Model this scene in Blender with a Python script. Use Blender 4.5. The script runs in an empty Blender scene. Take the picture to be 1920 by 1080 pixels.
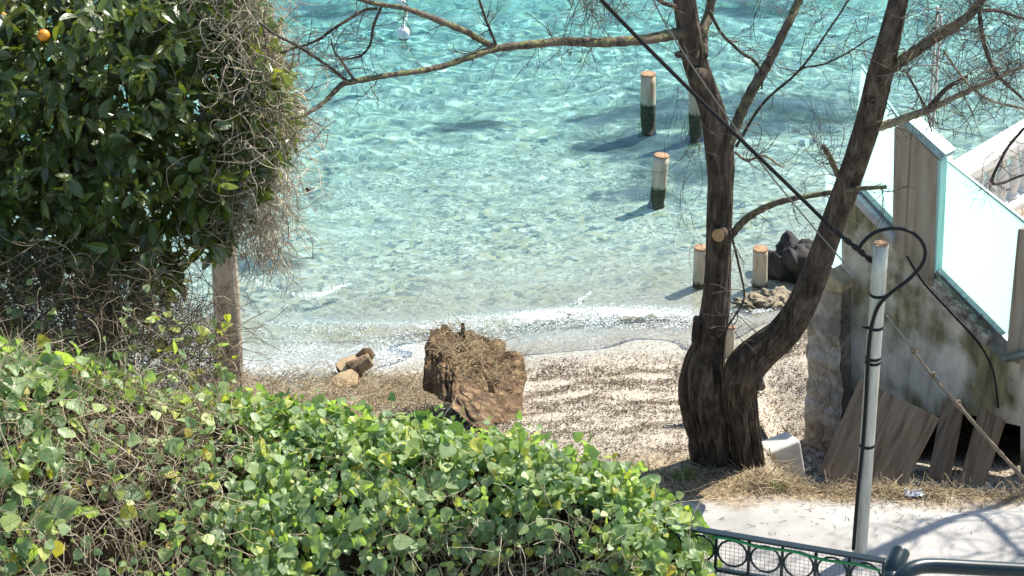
import bpy, bmesh, math, random
import numpy as np
from mathutils import Vector, Matrix
rng = np.random.default_rng(7)
random.seed(7)
SC = bpy.context.scene
COL = SC.collection
R = math.radians

# ------------------------------------------------------------------ camera, light, exposure
CAM_Z, PITCH, LENS = 9.8, R(27), 102.0
cd = bpy.data.cameras.new('camera'); cam = bpy.data.objects.new('camera', cd); COL.objects.link(cam)
cam.location = (0, 0, CAM_Z); cam.rotation_euler = (R(90) - PITCH, 0, 0)
cd.lens = LENS; cd.sensor_width = 36; cd.clip_start = 0.1; cd.clip_end = 3000
cd.dof.use_dof = True; cd.dof.focus_distance = 17.5; cd.dof.aperture_fstop = 8.0
SC.camera = cam
SUN_EL, SUN_AZ = R(47), math.atan2(0.72, 0.69)          # azimuth measured from +Y towards +X
w = bpy.data.worlds.new('World'); SC.world = w; w.use_nodes = True
nt = w.node_tree; nt.nodes.clear()
sky = nt.nodes.new('ShaderNodeTexSky'); sky.sky_type = 'NISHITA'; sky.sun_disc = False
sky.sun_elevation = SUN_EL; sky.sun_rotation = SUN_AZ; sky.dust_density = 0.6
bg = nt.nodes.new('ShaderNodeBackground'); bg.inputs[1].default_value = 0.11
wo = nt.nodes.new('ShaderNodeOutputWorld')
nt.links.new(sky.outputs[0], bg.inputs[0]); nt.links.new(bg.outputs[0], wo.inputs[0])
sd = bpy.data.lights.new('sun', 'SUN'); sun = bpy.data.objects.new('sun', sd); COL.objects.link(sun)
sd.energy = 4.5; sd.angle = R(0.5); sd.color = (1.0, 0.94, 0.84)
sdir = Vector((math.sin(SUN_AZ) * math.cos(SUN_EL), math.cos(SUN_AZ) * math.cos(SUN_EL), math.sin(SUN_EL)))
sun.rotation_euler = sdir.to_track_quat('Z', 'Y').to_euler()
sd.cycles.is_caustics_light = True
SC.view_settings.view_transform = 'Standard'; SC.view_settings.look = 'None'
SC.view_settings.exposure = 1.18; SC.view_settings.gamma = 1
SC.cycles.max_bounces = 10; SC.cycles.transparent_max_bounces = 16
SC.cycles.sample_clamp_indirect = 6

# ------------------------------------------------------------------ measuring helpers
FW = np.array((0, math.cos(PITCH), -math.sin(PITCH))); UP = np.array((0, math.sin(PITCH), math.cos(PITCH)))
K = 36 / LENS / 1920
def ray(px, py):
    return FW + (px - 960) * K * np.array((1., 0, 0)) + (540 - py) * K * UP
def atY(px, py, Y):
    d = ray(px, py); return np.array((0, 0, CAM_Z)) + d * (Y / d[1])
def atZ(px, py, z):
    d = ray(px, py); return np.array((0, 0, CAM_Z)) + d * ((z - CAM_Z) / d[2])
def pxm(Y, py=540):                                     # metres per photo pixel at depth Y
    d = ray(960, py); return K * Y / d[1]

def fbm(x, y, seed=0, octaves=4, scale=1.0):
    r = np.random.default_rng(seed); out = np.zeros_like(np.asarray(x, float)); a = 1.0; f = scale
    for o in range(octaves):
        for k in range(5):
            th = r.uniform(0, 2 * math.pi); ph = r.uniform(0, 2 * math.pi)
            out += a / 5 * np.sin(f * (x * math.cos(th) + y * math.sin(th)) * r.uniform(.7, 1.4) * 2 * math.pi + ph + 1.5 * out)
        a *= .5; f *= 2
    return out
def smooth(t): t = np.clip(t, 0, 1); return t * t * (3 - 2 * t)
def shore(x): return 18.27 + 0.157 * np.clip(x, -9, 9) + 0.05 * np.sin(x * 1.7 + .6) + .30 * smooth((x - 1.2) / .9)
def ground_z(x, y):
    x = np.asarray(x, float); y = np.asarray(y, float)
    s = y - shore(x)
    land = 1.32 * smooth(-s / 4.4) * .55 + .45 * np.clip(-s * .3, 0, 1.32)
    sea = -0.13 * s - 0.006 * np.clip(s, 0, 12) ** 2
    sea = np.maximum(sea, -6)
    z = np.where(s < 0, land, sea)
    path = smooth((14.08 + .06 * np.sin(x * 2.1) - y) / .35)
    rough = fbm(x, y, 3, 3, .55) * .035
    z = z * (1 - path) + 1.38 * path + rough * (1 - path)
    # bank falling from the path edge to the foot of the wall
    z -= .55 * smooth((x - 1.42) / .40) * smooth((y - 14.06) / .50) * smooth((17.6 - y) / 1.2)
    return z
_TS = np.arange(11.0, 40, .05)
def onG(px, py):                                            # where the line of sight meets the ground
    d = ray(px, py); o = np.array((0, 0, CAM_Z)); Q = o + _TS[:, None] * d
    i = int(np.argmax(Q[:, 2] <= ground_z(Q[:, 0], Q[:, 1]))); a, b = _TS[max(i - 1, 0)], _TS[i]
    for _ in range(9):
        c = .5 * (a + b); p = o + d * c
        if p[2] <= ground_z(p[0], p[1]): b = c
        else: a = c
    return o + d * b

# ------------------------------------------------------------------ object helpers
def mesh_obj(name, V, F, mat, parent=None, smoothf=True, attrs=None, mats=None, fmat=None):
    me = bpy.data.meshes.new(name)
    V = np.asarray(V, np.float32).reshape(-1, 3)
    if isinstance(F, np.ndarray):
        n, k = F.shape
        me.vertices.add(len(V)); me.vertices.foreach_set('co', V.ravel())
        me.loops.add(n * k); me.loops.foreach_set('vertex_index', F.astype(np.int32).ravel())
        me.polygons.add(n); me.polygons.foreach_set('loop_start', np.arange(0, n * k, k, dtype=np.int32))
        me.update(calc_edges=True)
    else:
        me.from_pydata(V.tolist(), [], [list(f) for f in F])
    me.validate()
    if smoothf: me.polygons.foreach_set('use_smooth', np.ones(len(me.polygons), bool))
    for mm in (mats or [mat]): me.materials.append(mm)
    if fmat is not None: me.polygons.foreach_set('material_index', np.asarray(fmat, np.int32))
    for k_, a in (attrs or {}).items():
        at = me.attributes.new(k_, 'FLOAT', 'POINT'); at.data.foreach_set('value', np.asarray(a, np.float32))
    o = bpy.data.objects.new(name, me); COL.objects.link(o)
    if parent is not None: o.parent = parent
    return o
def tag(o, label, cat, group=None):
    o['label'] = label; o['category'] = cat
    if group: o['group'] = group
    return o
def empty(name, loc, label, cat, group=None):
    o = bpy.data.objects.new(name, None); COL.objects.link(o); o.location = tuple(loc); o.empty_display_size = .1
    return tag(o, label, cat, group)
def kind(o, k): o['kind'] = k; return o
class MB:
    def __init__(s): s.V = []; s.F = []
    def add(s, v, f):
        b = len(s.V); s.V += [tuple(map(float, p)) for p in v]; s.F += [tuple(i + b for i in q) for q in f]
    def box(s, c, h, M=None):
        v = [Vector((sx * h[0], sy * h[1], sz * h[2])) for sx in (-1, 1) for sy in (-1, 1) for sz in (-1, 1)]
        if M is not None: v = [M @ p for p in v]
        s.add([Vector(c) + p for p in v], [(0, 1, 3, 2), (4, 6, 7, 5), (0, 4, 5, 1), (2, 3, 7, 6), (0, 2, 6, 4), (1, 5, 7, 3)])
    def tube(s, P, rad, n=8, cap=True, twist=0.0, lobes=None):
        P = np.asarray(P, float); m = len(P); rad = np.broadcast_to(np.asarray(rad, float), (m,))
        T = np.gradient(P, axis=0); T /= np.linalg.norm(T, axis=1)[:, None] + 1e-12
        u = np.cross(T[0], (0, 0, 1.) if abs(T[0][2]) < .9 else (1., 0, 0)); u /= np.linalg.norm(u)
        vs = []
        for i in range(m):
            u = u - T[i] * np.dot(u, T[i]); u /= np.linalg.norm(u) + 1e-12; b = np.cross(T[i], u)
            for k in range(n):
                a = 2 * math.pi * k / n
                r = rad[i] * (lobes(i, a) if lobes else 1)
                vs.append(P[i] + r * (math.cos(a) * u + math.sin(a) * b))
        f = [(i * n + k, i * n + (k + 1) % n, (i + 1) * n + (k + 1) % n, (i + 1) * n + k) for i in range(m - 1) for k in range(n)]
        if cap: f += [tuple(range(n - 1, -1, -1)), tuple((m - 1) * n + k for k in range(n))]
        s.add(vs, f)
    def build(s, name, mat, parent=None, smoothf=True):
        o = mesh_obj(name, s.V, s.F, mat, parent, smoothf)
        return o
def bevel(o, wdt, seg=2):
    m = o.modifiers.new('bevel', 'BEVEL'); m.width = wdt; m.segments = seg; m.limit_method = 'ANGLE'; m.angle_limit = R(40)
    return o
def spline(P, n):                                        # Catmull-Rom through the rows of P
    P = np.asarray(P, float)
    if len(P) < 3:
        t = np.linspace(0, 1, n)[:, None]; return P[0] * (1 - t) + P[-1] * t
    Q = np.vstack([2 * P[0] - P[1], P, 2 * P[-1] - P[-2]])
    ts = np.linspace(0, len(P) - 1 - 1e-9, n); out = []
    for t in ts:
        i = int(t); f = t - i; a, b, c, d = Q[i:i + 4]
        out.append(.5 * ((2 * b) + (-a + c) * f + (2 * a - 5 * b + 4 * c - d) * f * f + (-a + 3 * b - 3 * c + d) * f ** 3))
    return np.array(out)

# ------------------------------------------------------------------ materials
class Mat:
    def __init__(s, name, rough=.7, color=(.5, .5, .5), spec=.4):
        s.m = bpy.data.materials.new(name); s.m.use_nodes = True; s.t = s.m.node_tree; s.N = s.t.nodes
        s.p = s.N['Principled BSDF']; s.out = s.N['Material Output']
        s.p.inputs['Roughness'].default_value = rough; s.p.inputs['Base Color'].default_value = (*color, 1)
        s.p.inputs['Specular IOR Level'].default_value = spec
        s.tc = s.N.new('ShaderNodeTexCoord').outputs['Object']
    def link(s, a, b): s.t.links.new(a, b)
    def node(s, typ, ins=None, **kw):
        n = s.N.new(typ)
        for k, v in kw.items(): setattr(n, k, v)
        for k, v in (ins or {}).items():
            if hasattr(v, 'is_linked') or isinstance(v, bpy.types.NodeSocket): s.link(v, n.inputs[k])
            else: n.inputs[k].default_value = v
        return n
    def mapped(s, scale=(1, 1, 1), rot=(0, 0, 0), vec=None):
        return s.node('ShaderNodeMapping', {'Vector': vec or s.tc, 'Scale': scale, 'Rotation': rot}).outputs[0]
    def noise(s, scale, detail=4, vec=None, rough=.55, dist=0):
        return s.node('ShaderNodeTexNoise', {'Vector': vec or s.tc, 'Scale': scale, 'Detail': detail, 'Roughness': rough, 'Distortion': dist}).outputs[0]
    def voro(s, scale, feature='F1', vec=None, rand=1.0):
        return s.node('ShaderNodeTexVoronoi', {'Vector': vec or s.tc, 'Scale': scale, 'Randomness': rand}, feature=feature)
    def ramp(s, fac, stops, interp='LINEAR'):
        n = s.N.new('ShaderNodeValToRGB'); s.link(fac, n.inputs[0]); e = n.color_ramp.elements; n.color_ramp.interpolation = interp
        while len(e) < len(stops): e.new(.5)
        for i, (p, c) in enumerate(stops):
            e[i].position = p; e[i].color = (*c, 1) if len(c) == 3 else c
        return n.outputs[0]
    def mix(s, f, a, b, mode='MIX'):
        n = s.N.new('ShaderNodeMix'); n.data_type = 'RGBA'; n.blend_type = mode
        for i, v in ((0, f), (6, a), (7, b)):
            if isinstance(v, bpy.types.NodeSocket): s.link(v, n.inputs[i])
            else: n.inputs[i].default_value = v if i == 0 else (*v, 1)
        return n.outputs[2]
    def math(s, op, a, b=0.0, clamp=False):
        n = s.node('ShaderNodeMath', operation=op); n.use_clamp = clamp
        for i, v in ((0, a), (1, b)):
            if isinstance(v, bpy.types.NodeSocket): s.link(v, n.inputs[i])
            else: n.inputs[i].default_value = v
        return n.outputs[0]
    def attr(s, name): return s.node('ShaderNodeAttribute', attribute_name=name).outputs['Fac']
    def color(s, c): s.link(c, s.p.inputs['Base Color']); return s
    def bump(s, h, strength=.5, dist=.01):
        n = s.node('ShaderNodeBump', {'Height': h, 'Strength': strength, 'Distance': dist}); s.link(n.outputs[0], s.p.inputs['Normal']); return s

# ------------------------------------------------------------------ ground, sea bed, water
def axis(a, b, step, far, growth=1.25):
    core = list(np.arange(a, b + 1e-6, step)); st = step; lo = a; hi = b
    while hi < far: st *= growth; hi += st; lo -= st; core = [lo] + core + [hi]
    return np.array(core)
def axis_y(a, b, step, lo_far, hi_far, growth=1.25):
    core = list(np.arange(a, b + 1e-6, step)); st = step; hi = b
    while hi < hi_far: st *= growth; hi += st; core.append(hi)
    st = step; lo = a
    while lo > lo_far: st *= growth; lo -= st; core.insert(0, lo)
    return np.array(core)
def grid(xs, ys, zf):
    X, Y = np.meshgrid(xs, ys); Z = zf(X, Y); V = np.stack([X, Y, Z], -1).reshape(-1, 3)
    nx, ny = len(xs), len(ys); i = np.arange(nx * ny).reshape(ny, nx)
    F = np.stack([i[:-1, :-1], i[:-1, 1:], i[1:, 1:], i[1:, :-1]], -1).reshape(-1, 4)
    return V, F

m = Mat('ground_mat', .9)
pos = m.node('ShaderNodeNewGeometry').outputs['Position']
sx = m.node('ShaderNodeSeparateXYZ', {0: pos}).outputs
# pebble beach / sea bed
warp = m.node('ShaderNodeVectorMath', {0: pos, 1: m.node('ShaderNodeVectorMath', {0: m.node('ShaderNodeTexNoise', {'Vector': pos, 'Scale': 9.0, 'Detail': 3.0}).outputs['Color'], 1: (.13, .13, .13)}, operation='MULTIPLY').outputs[0]}, operation='ADD').outputs[0]
v1 = m.voro(20, vec=warp); v2 = m.voro(42, vec=warp); v3 = m.voro(90, vec=pos)
def hue(v): return m.node('ShaderNodeSeparateColor', {0: v.outputs['Color']}).outputs
c1 = m.ramp(hue(v1)[0], [(0, (.09, .13, .15)), (.25, (.28, .31, .28)), (.5, (.58, .51, .32)), (.78, (.60, .58, .49)), (1, (.80, .78, .68))])
c2 = m.ramp(hue(v2)[0], [(0, (.16, .20, .21)), (.35, (.44, .44, .38)), (.7, (.62, .57, .42)), (1, (.90, .88, .80))])
big = m.noise(.8, 3, pos)
bed = m.mix(m.ramp(m.noise(2.2, 2, pos), [(.42, (0, 0, 0)), (.6, (1, 1, 1))]), c2, c1)
bed = m.mix(m.ramp(big, [(.45, (0, 0, 0)), (.75, (.3, .3, .3))]), bed, (.70, .68, .58))
c3 = m.ramp(hue(v3)[0], [(0, (.16, .13, .10)), (.25, (.33, .28, .21)), (.6, (.46, .41, .33)), (1, (.62, .57, .48))])
beach = m.mix(m.ramp(m.noise(6, 5, pos), [(.35, (0, 0, 0)), (.7, (.7, .7, .7))]), c3, (.36, .305, .225))
mulch = m.ramp(m.noise(40, 5, m.mapped((1, .45, 1), vec=pos)), [(.3, (.06, .04, .025)), (.5, (.22, .16, .09)), (.72, (.42, .33, .20))])
conc = m.ramp(m.noise(3.5, 8, pos, .65), [(.25, (.22, .21, .195)), (.5, (.34, .325, .30)), (.8, (.43, .42, .40))])
conc = m.mix(m.ramp(m.noise(170, 2, pos), [(.33, (.5, .5, .5)), (.45, (0, 0, 0))]), conc, (.27, .25, .22))
weed = None
for px_, py_, ra, rb_ in ((1250, 235, .60, .85), (1190, 310, .75, .5), (1275, 375, .6, .45), (1470, 245, .85, .75), (1405, 10, .5, .5), (620, 0, .8, .35), (1130, 250, .4, .25), (1200, 420, .5, .22), (880, 265, .35, .2), (480, 570, .5, .25)):
    c_ = atZ(px_, py_, -.45); dv = m.node('ShaderNodeVectorMath', {0: m.node('ShaderNodeVectorMath', {0: pos, 1: tuple(c_)}, operation='SUBTRACT').outputs[0], 1: (1 / ra, 1 / rb_, 0)}, operation='MULTIPLY').outputs[0]
    f_ = m.math('SUBTRACT', 1.0, m.node('ShaderNodeVectorMath', {0: dv}, operation='LENGTH').outputs['Value']); weed = f_ if weed is None else m.math('MAXIMUM', weed, f_)
weedm = m.node('ShaderNodeMapRange', {0: m.math('ADD', m.math('MAXIMUM', weed, -.6), m.math('MULTIPLY', m.math('SUBTRACT', m.noise(3.2, 6, pos, .68), .5), 2.6)), 1: .02, 2: .50, 4: .88}).outputs[0]
bed = m.mix(weedm, bed, m.ramp(m.noise(9, 5, pos), [(.35, (.022, .045, .055)), (.7, (.10, .13, .10))]))
zf = m.node('ShaderNodeMapRange', {0: sx[2], 1: .02, 2: -.25}).outputs[0]
base = m.mix(zf, beach, bed)
edge = m.math('ADD', sx[1], m.math('MULTIPLY', m.noise(3, 4, pos), .6))
base = m.mix(m.node('ShaderNodeMapRange', {0: edge, 1: 15.3, 2: 14.75}).outputs[0], base, mulch)
base = m.mix(m.node('ShaderNodeMapRange', {0: edge, 1: 14.36, 2: 14.16}).outputs[0], base, conc)
wet = m.node('ShaderNodeMapRange', {0: m.math('ADD', sx[2], m.math('MULTIPLY', m.noise(2.5, 3, pos), .12)), 1: .24, 2: .13}).outputs[0]
m.color(m.mix(m.math('MULTIPLY', wet, .35), base, m.mix(1.0, base, (.55, .56, .55), 'MULTIPLY')))
m.link(m.math('SUBTRACT', .9, m.math('MULTIPLY', wet, .55)), m.p.inputs['Roughness'])
hgt = m.math('ADD', m.math('MULTIPLY', v3.outputs['Distance'], -1.0), m.math('MULTIPLY', m.noise(25, 4, pos), .8))
pathm = m.node('ShaderNodeMapRange', {0: edge, 1: 14.36, 2: 14.16, 3: 1.0, 4: .12}).outputs[0]
m.bump(m.math('MULTIPLY', hgt, pathm), .5, .012)
GROUND = m.m
xs = axis(-5.2, 5.2, .06, 900, 1.3); ys = axis_y(13.6, 27, .06, -60, 900, 1.3)
V, F = grid(xs, ys, lambda x, y: ground_z(x, y) + np.where((y > 17) & (y < 27), fbm(x, y, 11, 3, 1.6) * .02 * smooth((y - 18.5) / 1.5), 0))
g = kind(mesh_obj('ground', V, F, GROUND), 'structure'); g.cycles.is_caustics_receiver = True

m = Mat('sea_water', 0.0)
m.N.remove(m.p)
gl = m.node('ShaderNodeBsdfGlass', {'Color': (1, 1, 1, 1), 'Roughness': 0.0, 'IOR': 1.33})
m.link(gl.outputs[0], m.out.inputs[0])
WATER = m.m
WAVE = .00088; wr = np.random.default_rng(21); WV = []
for i in range(46):
    lam = .115 * (0.8 / .115) ** (i / 45) * wr.uniform(.9, 1.1); th = R(-78) + wr.normal(0, .75)
    WV.append((2 * math.pi / lam, math.cos(th), math.sin(th), wr.uniform(0, 6.28), WAVE * (lam / .5) ** 1.45))
def water_z(x, y, fade=1.0):
    wx = x + .12 * np.sin(y * 1.7 + .5 * x) ; wy = y + .12 * np.sin(x * 2.1 + 1.0)
    z = np.zeros_like(x)
    for k, cx, cy, ph, a in WV: z += a * np.sin(k * (wx * cx + wy * cy) + ph)
    s = y - shore(x)
    amp = smooth(s / 1.6) * .9 + .1
    # low breaking ridge of the swash
    crest = np.clip(.36 - .13 * x, .15, .7) + .05 * np.sin(x * 2.3)
    z = z * amp + .035 * np.exp(-((s - crest) / np.where(s > crest, .16, .07)) ** 2) * smooth((x + 2.0) / .8) * smooth((1.9 - x) / .6)
    z += .030 * smooth((.25 - s) / .3) 
    return z * np.where((np.abs(x) < 9) & (y < 34), 1, 0)
xs = axis(-5.3, 5.3, .023, 1500, 1.3); ys = axis_y(17.0, 26.3, .023, 14.0, 1500, 1.3)
V, F = grid(xs, ys, water_z)
sea = kind(mesh_obj('sea', V, F, WATER), 'structure'); sea.cycles.is_caustics_caster = True
m = Mat('sea_colour'); m.N.remove(m.p)
ab = m.node('ShaderNodeVolumeAbsorption', {'Color': (.10, .84, .87, 1), 'Density': .56})
m.link(ab.outputs[0], m.out.inputs[1])
b = MB(); b.box((0, 758, -4.93), (1500, 742, 5))
kind(b.build('sea_depth', m.m, None, False), 'structure')

# ------------------------------------------------------------------ object materials
def bark_mat(name, dark, mid, light, moss=0.0, fx=22, patch=.55):
    m = Mat(name, .85, spec=.25)
    v = m.mapped((fx, fx, fx * .22))
    n1 = m.noise(1.0, 6, v, .62, .6); n2 = m.noise(9, 5)
    c = m.ramp(n1, [(.33, dark), (.52, mid), (.75, light)])
    c = m.mix(m.ramp(n2, [(.45, (0, 0, 0)), (.7, (patch,) * 3)]), c, light)
    if moss:
        nz = m.node('ShaderNodeSeparateXYZ', {0: m.node('ShaderNodeNewGeometry').outputs['Normal']}).outputs[2]
        f = m.math('MULTIPLY', m.math('MULTIPLY', m.math('ADD', nz, .5, True), m.ramp(m.noise(16, 5), [(.45, (0, 0, 0)), (.62, (1, 1, 1))])), moss)
        c = m.mix(f, c, (.24, .24, .09))
    m.color(c).bump(m.math('ADD', n1, m.math('MULTIPLY', n2, .35)), 1.0, .03); return m.m
BARK = bark_mat('bark', (.014, .010, .007), (.060, .044, .031), (.20, .155, .11), 0, 26, .35)
BARK_LIMB = bark_mat('limb_bark', (.045, .034, .025), (.11, .085, .062), (.22, .18, .13), .8, 30)
TWIG = bark_mat('twig_bark', (.035, .026, .02), (.07, .052, .04), (.14, .11, .085), 0, 40)
PALETWIG = bark_mat('pale_twig', (.15, .12, .08), (.30, .25, .17), (.45, .39, .28), .3, 30)
STUMPW = bark_mat('stump_wood', (.018, .010, .006), (.10, .060, .030), (.36, .25, .13), 0, 15, .22)
def leaf_mat(name, stops, rough, trans, tmix, vein=.4, spec=.5):
    m = Mat(name, rough, spec=spec)
    lu = m.attr('lu'); lv = m.attr('lv'); rn = m.attr('rnd')
    c = m.ramp(rn, stops)
    c = m.mix(m.ramp(m.noise(35, 3), [(.4, (0, 0, 0)), (.7, (.35, .35, .35))]), c, (.20, .19, .06))
    rib = m.math('MULTIPLY', m.math('ABSOLUTE', lu), 1.0)
    side = m.math('SINE', m.math('MULTIPLY', m.math('SUBTRACT', lv, m.math('MULTIPLY', rib, .35)), 42.0))
    veins = m.math('MAXIMUM', m.node('ShaderNodeMapRange', {0: rib, 1: .10, 2: .02}).outputs[0], m.node('ShaderNodeMapRange', {0: side, 1: .80, 2: 1.0}).outputs[0])
    c = m.mix(m.math('MULTIPLY', veins, vein), c, (.26, .32, .14))
    m.color(c).bump(m.math('SUBTRACT', m.noise(60, 2), m.math('MULTIPLY', veins, .6)), .35, .004)
    tr = m.node('ShaderNodeBsdfTranslucent'); m.link(m.mix(1.0, c, trans, 'MULTIPLY'), tr.inputs[0])
    mx = m.node('ShaderNodeMixShader', {0: tmix, 1: m.p.outputs[0], 2: tr.outputs[0]}); m.link(mx.outputs[0], m.out.inputs[0])
    return m.m
CITRUS = leaf_mat('citrus_leaf', [(0, (.022, .042, .007)), (.55, (.048, .088, .012)), (.85, (.10, .165, .02)), (1, (.22, .26, .04))], .24, (2.8, 2.6, .8), .20, .2, .7)
IVY = leaf_mat('ivy_leaf', [(0, (.06, .14, .06)), (.25, (.16, .27, .12)), (.5, (.31, .43, .21)), (.80, (.47, .56, .17)), (.95, (.58, .54, .06)), (1, (.52, .34, .05))], .42, (1.35, 1.55, .5), .42, .9)
def stem_mat(name, a, b, c_):
    m = Mat(name, .8, spec=.3); rn = m.attr('rnd')
    c = m.ramp(rn, [(0, a), (.5, b), (1, c_)])
    m.color(m.mix(m.ramp(m.noise(30, 3), [(.4, (0, 0, 0)), (.7, (.5, .5, .5))]), c, a)); return m.m
DRY = stem_mat('dry_vine', (.18, .145, .10), (.40, .335, .235), (.62, .55, .42))
BROWN = stem_mat('brown_stem', (.05, .034, .02), (.14, .10, .06), (.30, .23, .14))
STRAW = stem_mat('straw', (.14, .10, .055), (.36, .28, .16), (.58, .48, .31))
FLAKE = stem_mat('seaweed_flake', (.035, .024, .016), (.10, .07, .045), (.24, .17, .10))
GRASS = stem_mat('grass_blade', (.07, .13, .02), (.16, .26, .04), (.30, .36, .08))
def plain(name, col, rough=.5, metal=0.0, var=.25, scale=12, spec=.4, dark=None, bump=.0):
    m = Mat(name, rough, spec=spec); m.p.inputs['Metallic'].default_value = metal
    d = dark or tuple(x * (1 - var) for x in col)
    n = m.noise(scale, 6)
    m.color(m.ramp(n, [(.32, d), (.66, col)]))
    if bump: m.bump(n, bump, .006)
    return m.m
BLACKR = plain('black_rubber', (.010, .010, .012), .6, 0, .2, 10, .25)
FENCEP = plain('dark_green_paint', (.007, .022, .027), .34, 0, .3, 25, .35)
WIRE = plain('wire', (.16, .16, .15), .4, .6)
ROPE = plain('rope', (.24, .18, .12), .8, 0, .5, 60)
CONCW = plain('white_concrete', (.55, .52, .46), .85, 0, .3, 8, .3, None, .3)
WHITEP = plain('white_masonry_paint', (.80, .77, .70), .6, 0, .12, 6)
STEEL = plain('blue_grey_metal', (.26, .31, .33), .4, .5, .35, 14)
RUSTCAP = plain('rusty_cap', (.40, .28, .16), .8, 0, .45, 30, .3, (.20, .10, .05))
DARKROCK = plain('dark_rock', (.055, .050, .047), .8, 0, .7, 6, .3, (.012, .011, .012), 1.0)
TANROCK = plain('tan_rock', (.36, .30, .20), .8, 0, .6, 9, .3, (.11, .09, .06), 1.0)
SUBROCK = plain('weedy_rock', (.10, .10, .07), .9, 0, .6, 5, .2, (.02, .03, .04), .6)

# ------------------------------------------------------------------ leaves and stems in bulk
def leaf_template(na, nl, prof, fold, curl, wave=0.0):
    t = np.linspace(0, 1, nl); u = np.linspace(-1, 1, na)
    U, T = np.meshgrid(u, t); wd = prof(T)
    X = U * wd; Yv = T - (.0 if fold == 0 else 0); Z = fold * np.abs(U) * wd - curl * T ** 2 + wave * np.sin(T * 9 + U * 2) * np.abs(U)
    i = np.arange(na * nl).reshape(nl, na)
    F = np.stack([i[:-1, :-1], i[:-1, 1:], i[1:, 1:], i[1:, :-1]], -1).reshape(-1, 4)
    return np.stack([X, Yv, Z], -1).reshape(-1, 3), F, U.ravel(), T.ravel()
def prof_citrus(t): return .21 * np.sin(np.pi * np.clip(t, .0, 1) ** .85) ** .8 + .003
def prof_ivy(t):                                            # heart base, blunt shoulders, pointed tip
    return np.interp(t, [0, .06, .18, .34, .55, .75, .9, 1], [.10, .30, .44, .47, .38, .25, .12, .01])
LEAF_C = leaf_template(5, 8, prof_citrus, .35, .22)
LEAF_I = leaf_template(5, 8, prof_ivy, .22, .20, .05)
def norm(a): return a / (np.linalg.norm(a, axis=-1, keepdims=True) + 1e-9)
def leaves(name, tpl, P, axis_, nrm, L, rnd, mat, parent):
    tv, tf, lu, lv = tpl; n = len(P)
    ax = norm(axis_); nz = norm(nrm - ax * np.sum(nrm * ax, -1, keepdims=True)); sx = np.cross(ax, nz)
    jit = rng.uniform(.8, 1.2, (n, 1)); crl = rng.uniform(-.4, 1.9, (n, 1))
    V = P[:, None] + L[:, None, None] * (tv[None, :, 0:1] * jit[:, None] * sx[:, None] + tv[None, :, 1:2] * ax[:, None] + (tv[None, :, 2:3] * crl[:, None]) * nz[:, None])
    F = (tf[None] + (np.arange(n) * len(tv))[:, None, None]).reshape(-1, 4)
    return mesh_obj(name, V.reshape(-1, 3), F, mat, parent, True, {'rnd': np.repeat(rnd, len(tv)), 'lu': np.tile(lu, n), 'lv': np.tile(lv, n)})
class Strands:                                              # many thin 3-sided tubes in one mesh
    def __init__(s): s.V = []; s.F = []; s.R = []; s.n = 0
    def add(s, P, rad, rnd=None, k=3):
        P = np.asarray(P, float); m_ = len(P)
        T = norm(np.gradient(P, axis=0)); ref = np.array((.31, .57, .76)); u = norm(np.cross(T, ref)); b = np.cross(T, u)
        rad = np.broadcast_to(np.asarray(rad, float), (m_,))[:, None, None]
        a = np.arange(k) * 2 * math.pi / k
        ring = P[:, None] + rad * (np.cos(a)[None, :, None] * u[:, None] + np.sin(a)[None, :, None] * b[:, None])
        i = s.n + np.arange(m_ * k).reshape(m_, k); j = np.roll(i, -1, 1)
        s.F.append(np.stack([i[:-1], j[:-1], j[1:], i[1:]], -1).reshape(-1, 4)); s.V.append(ring.reshape(-1, 3))
        s.R.append(np.full(m_ * k, rng.random() if rnd is None else rnd)); s.n += m_ * k
    def build(s, name, mat, parent=None):
        return mesh_obj(name, np.concatenate(s.V), np.concatenate(s.F), mat, parent, True, {'rnd': np.concatenate(s.R)})
def wander(p, d, length, n, curl=.5, droop=0.0, damp=0.0):
    P = [np.array(p, float)]; d = np.array(d, float); d /= np.linalg.norm(d); st = length / n; tw = rng.normal(0, curl, 3)
    for i in range(n):
        tw = tw * .75 + rng.normal(0, curl, 3) * .6
        d = d + np.cross(tw, d) * .6 + np.array((0, 0, -droop)); d /= np.linalg.norm(d)
        P.append(P[-1] + d * st)
    return np.array(P)
def local(parent_loc, V): return np.asarray(V, float) - np.asarray(parent_loc, float)

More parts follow.
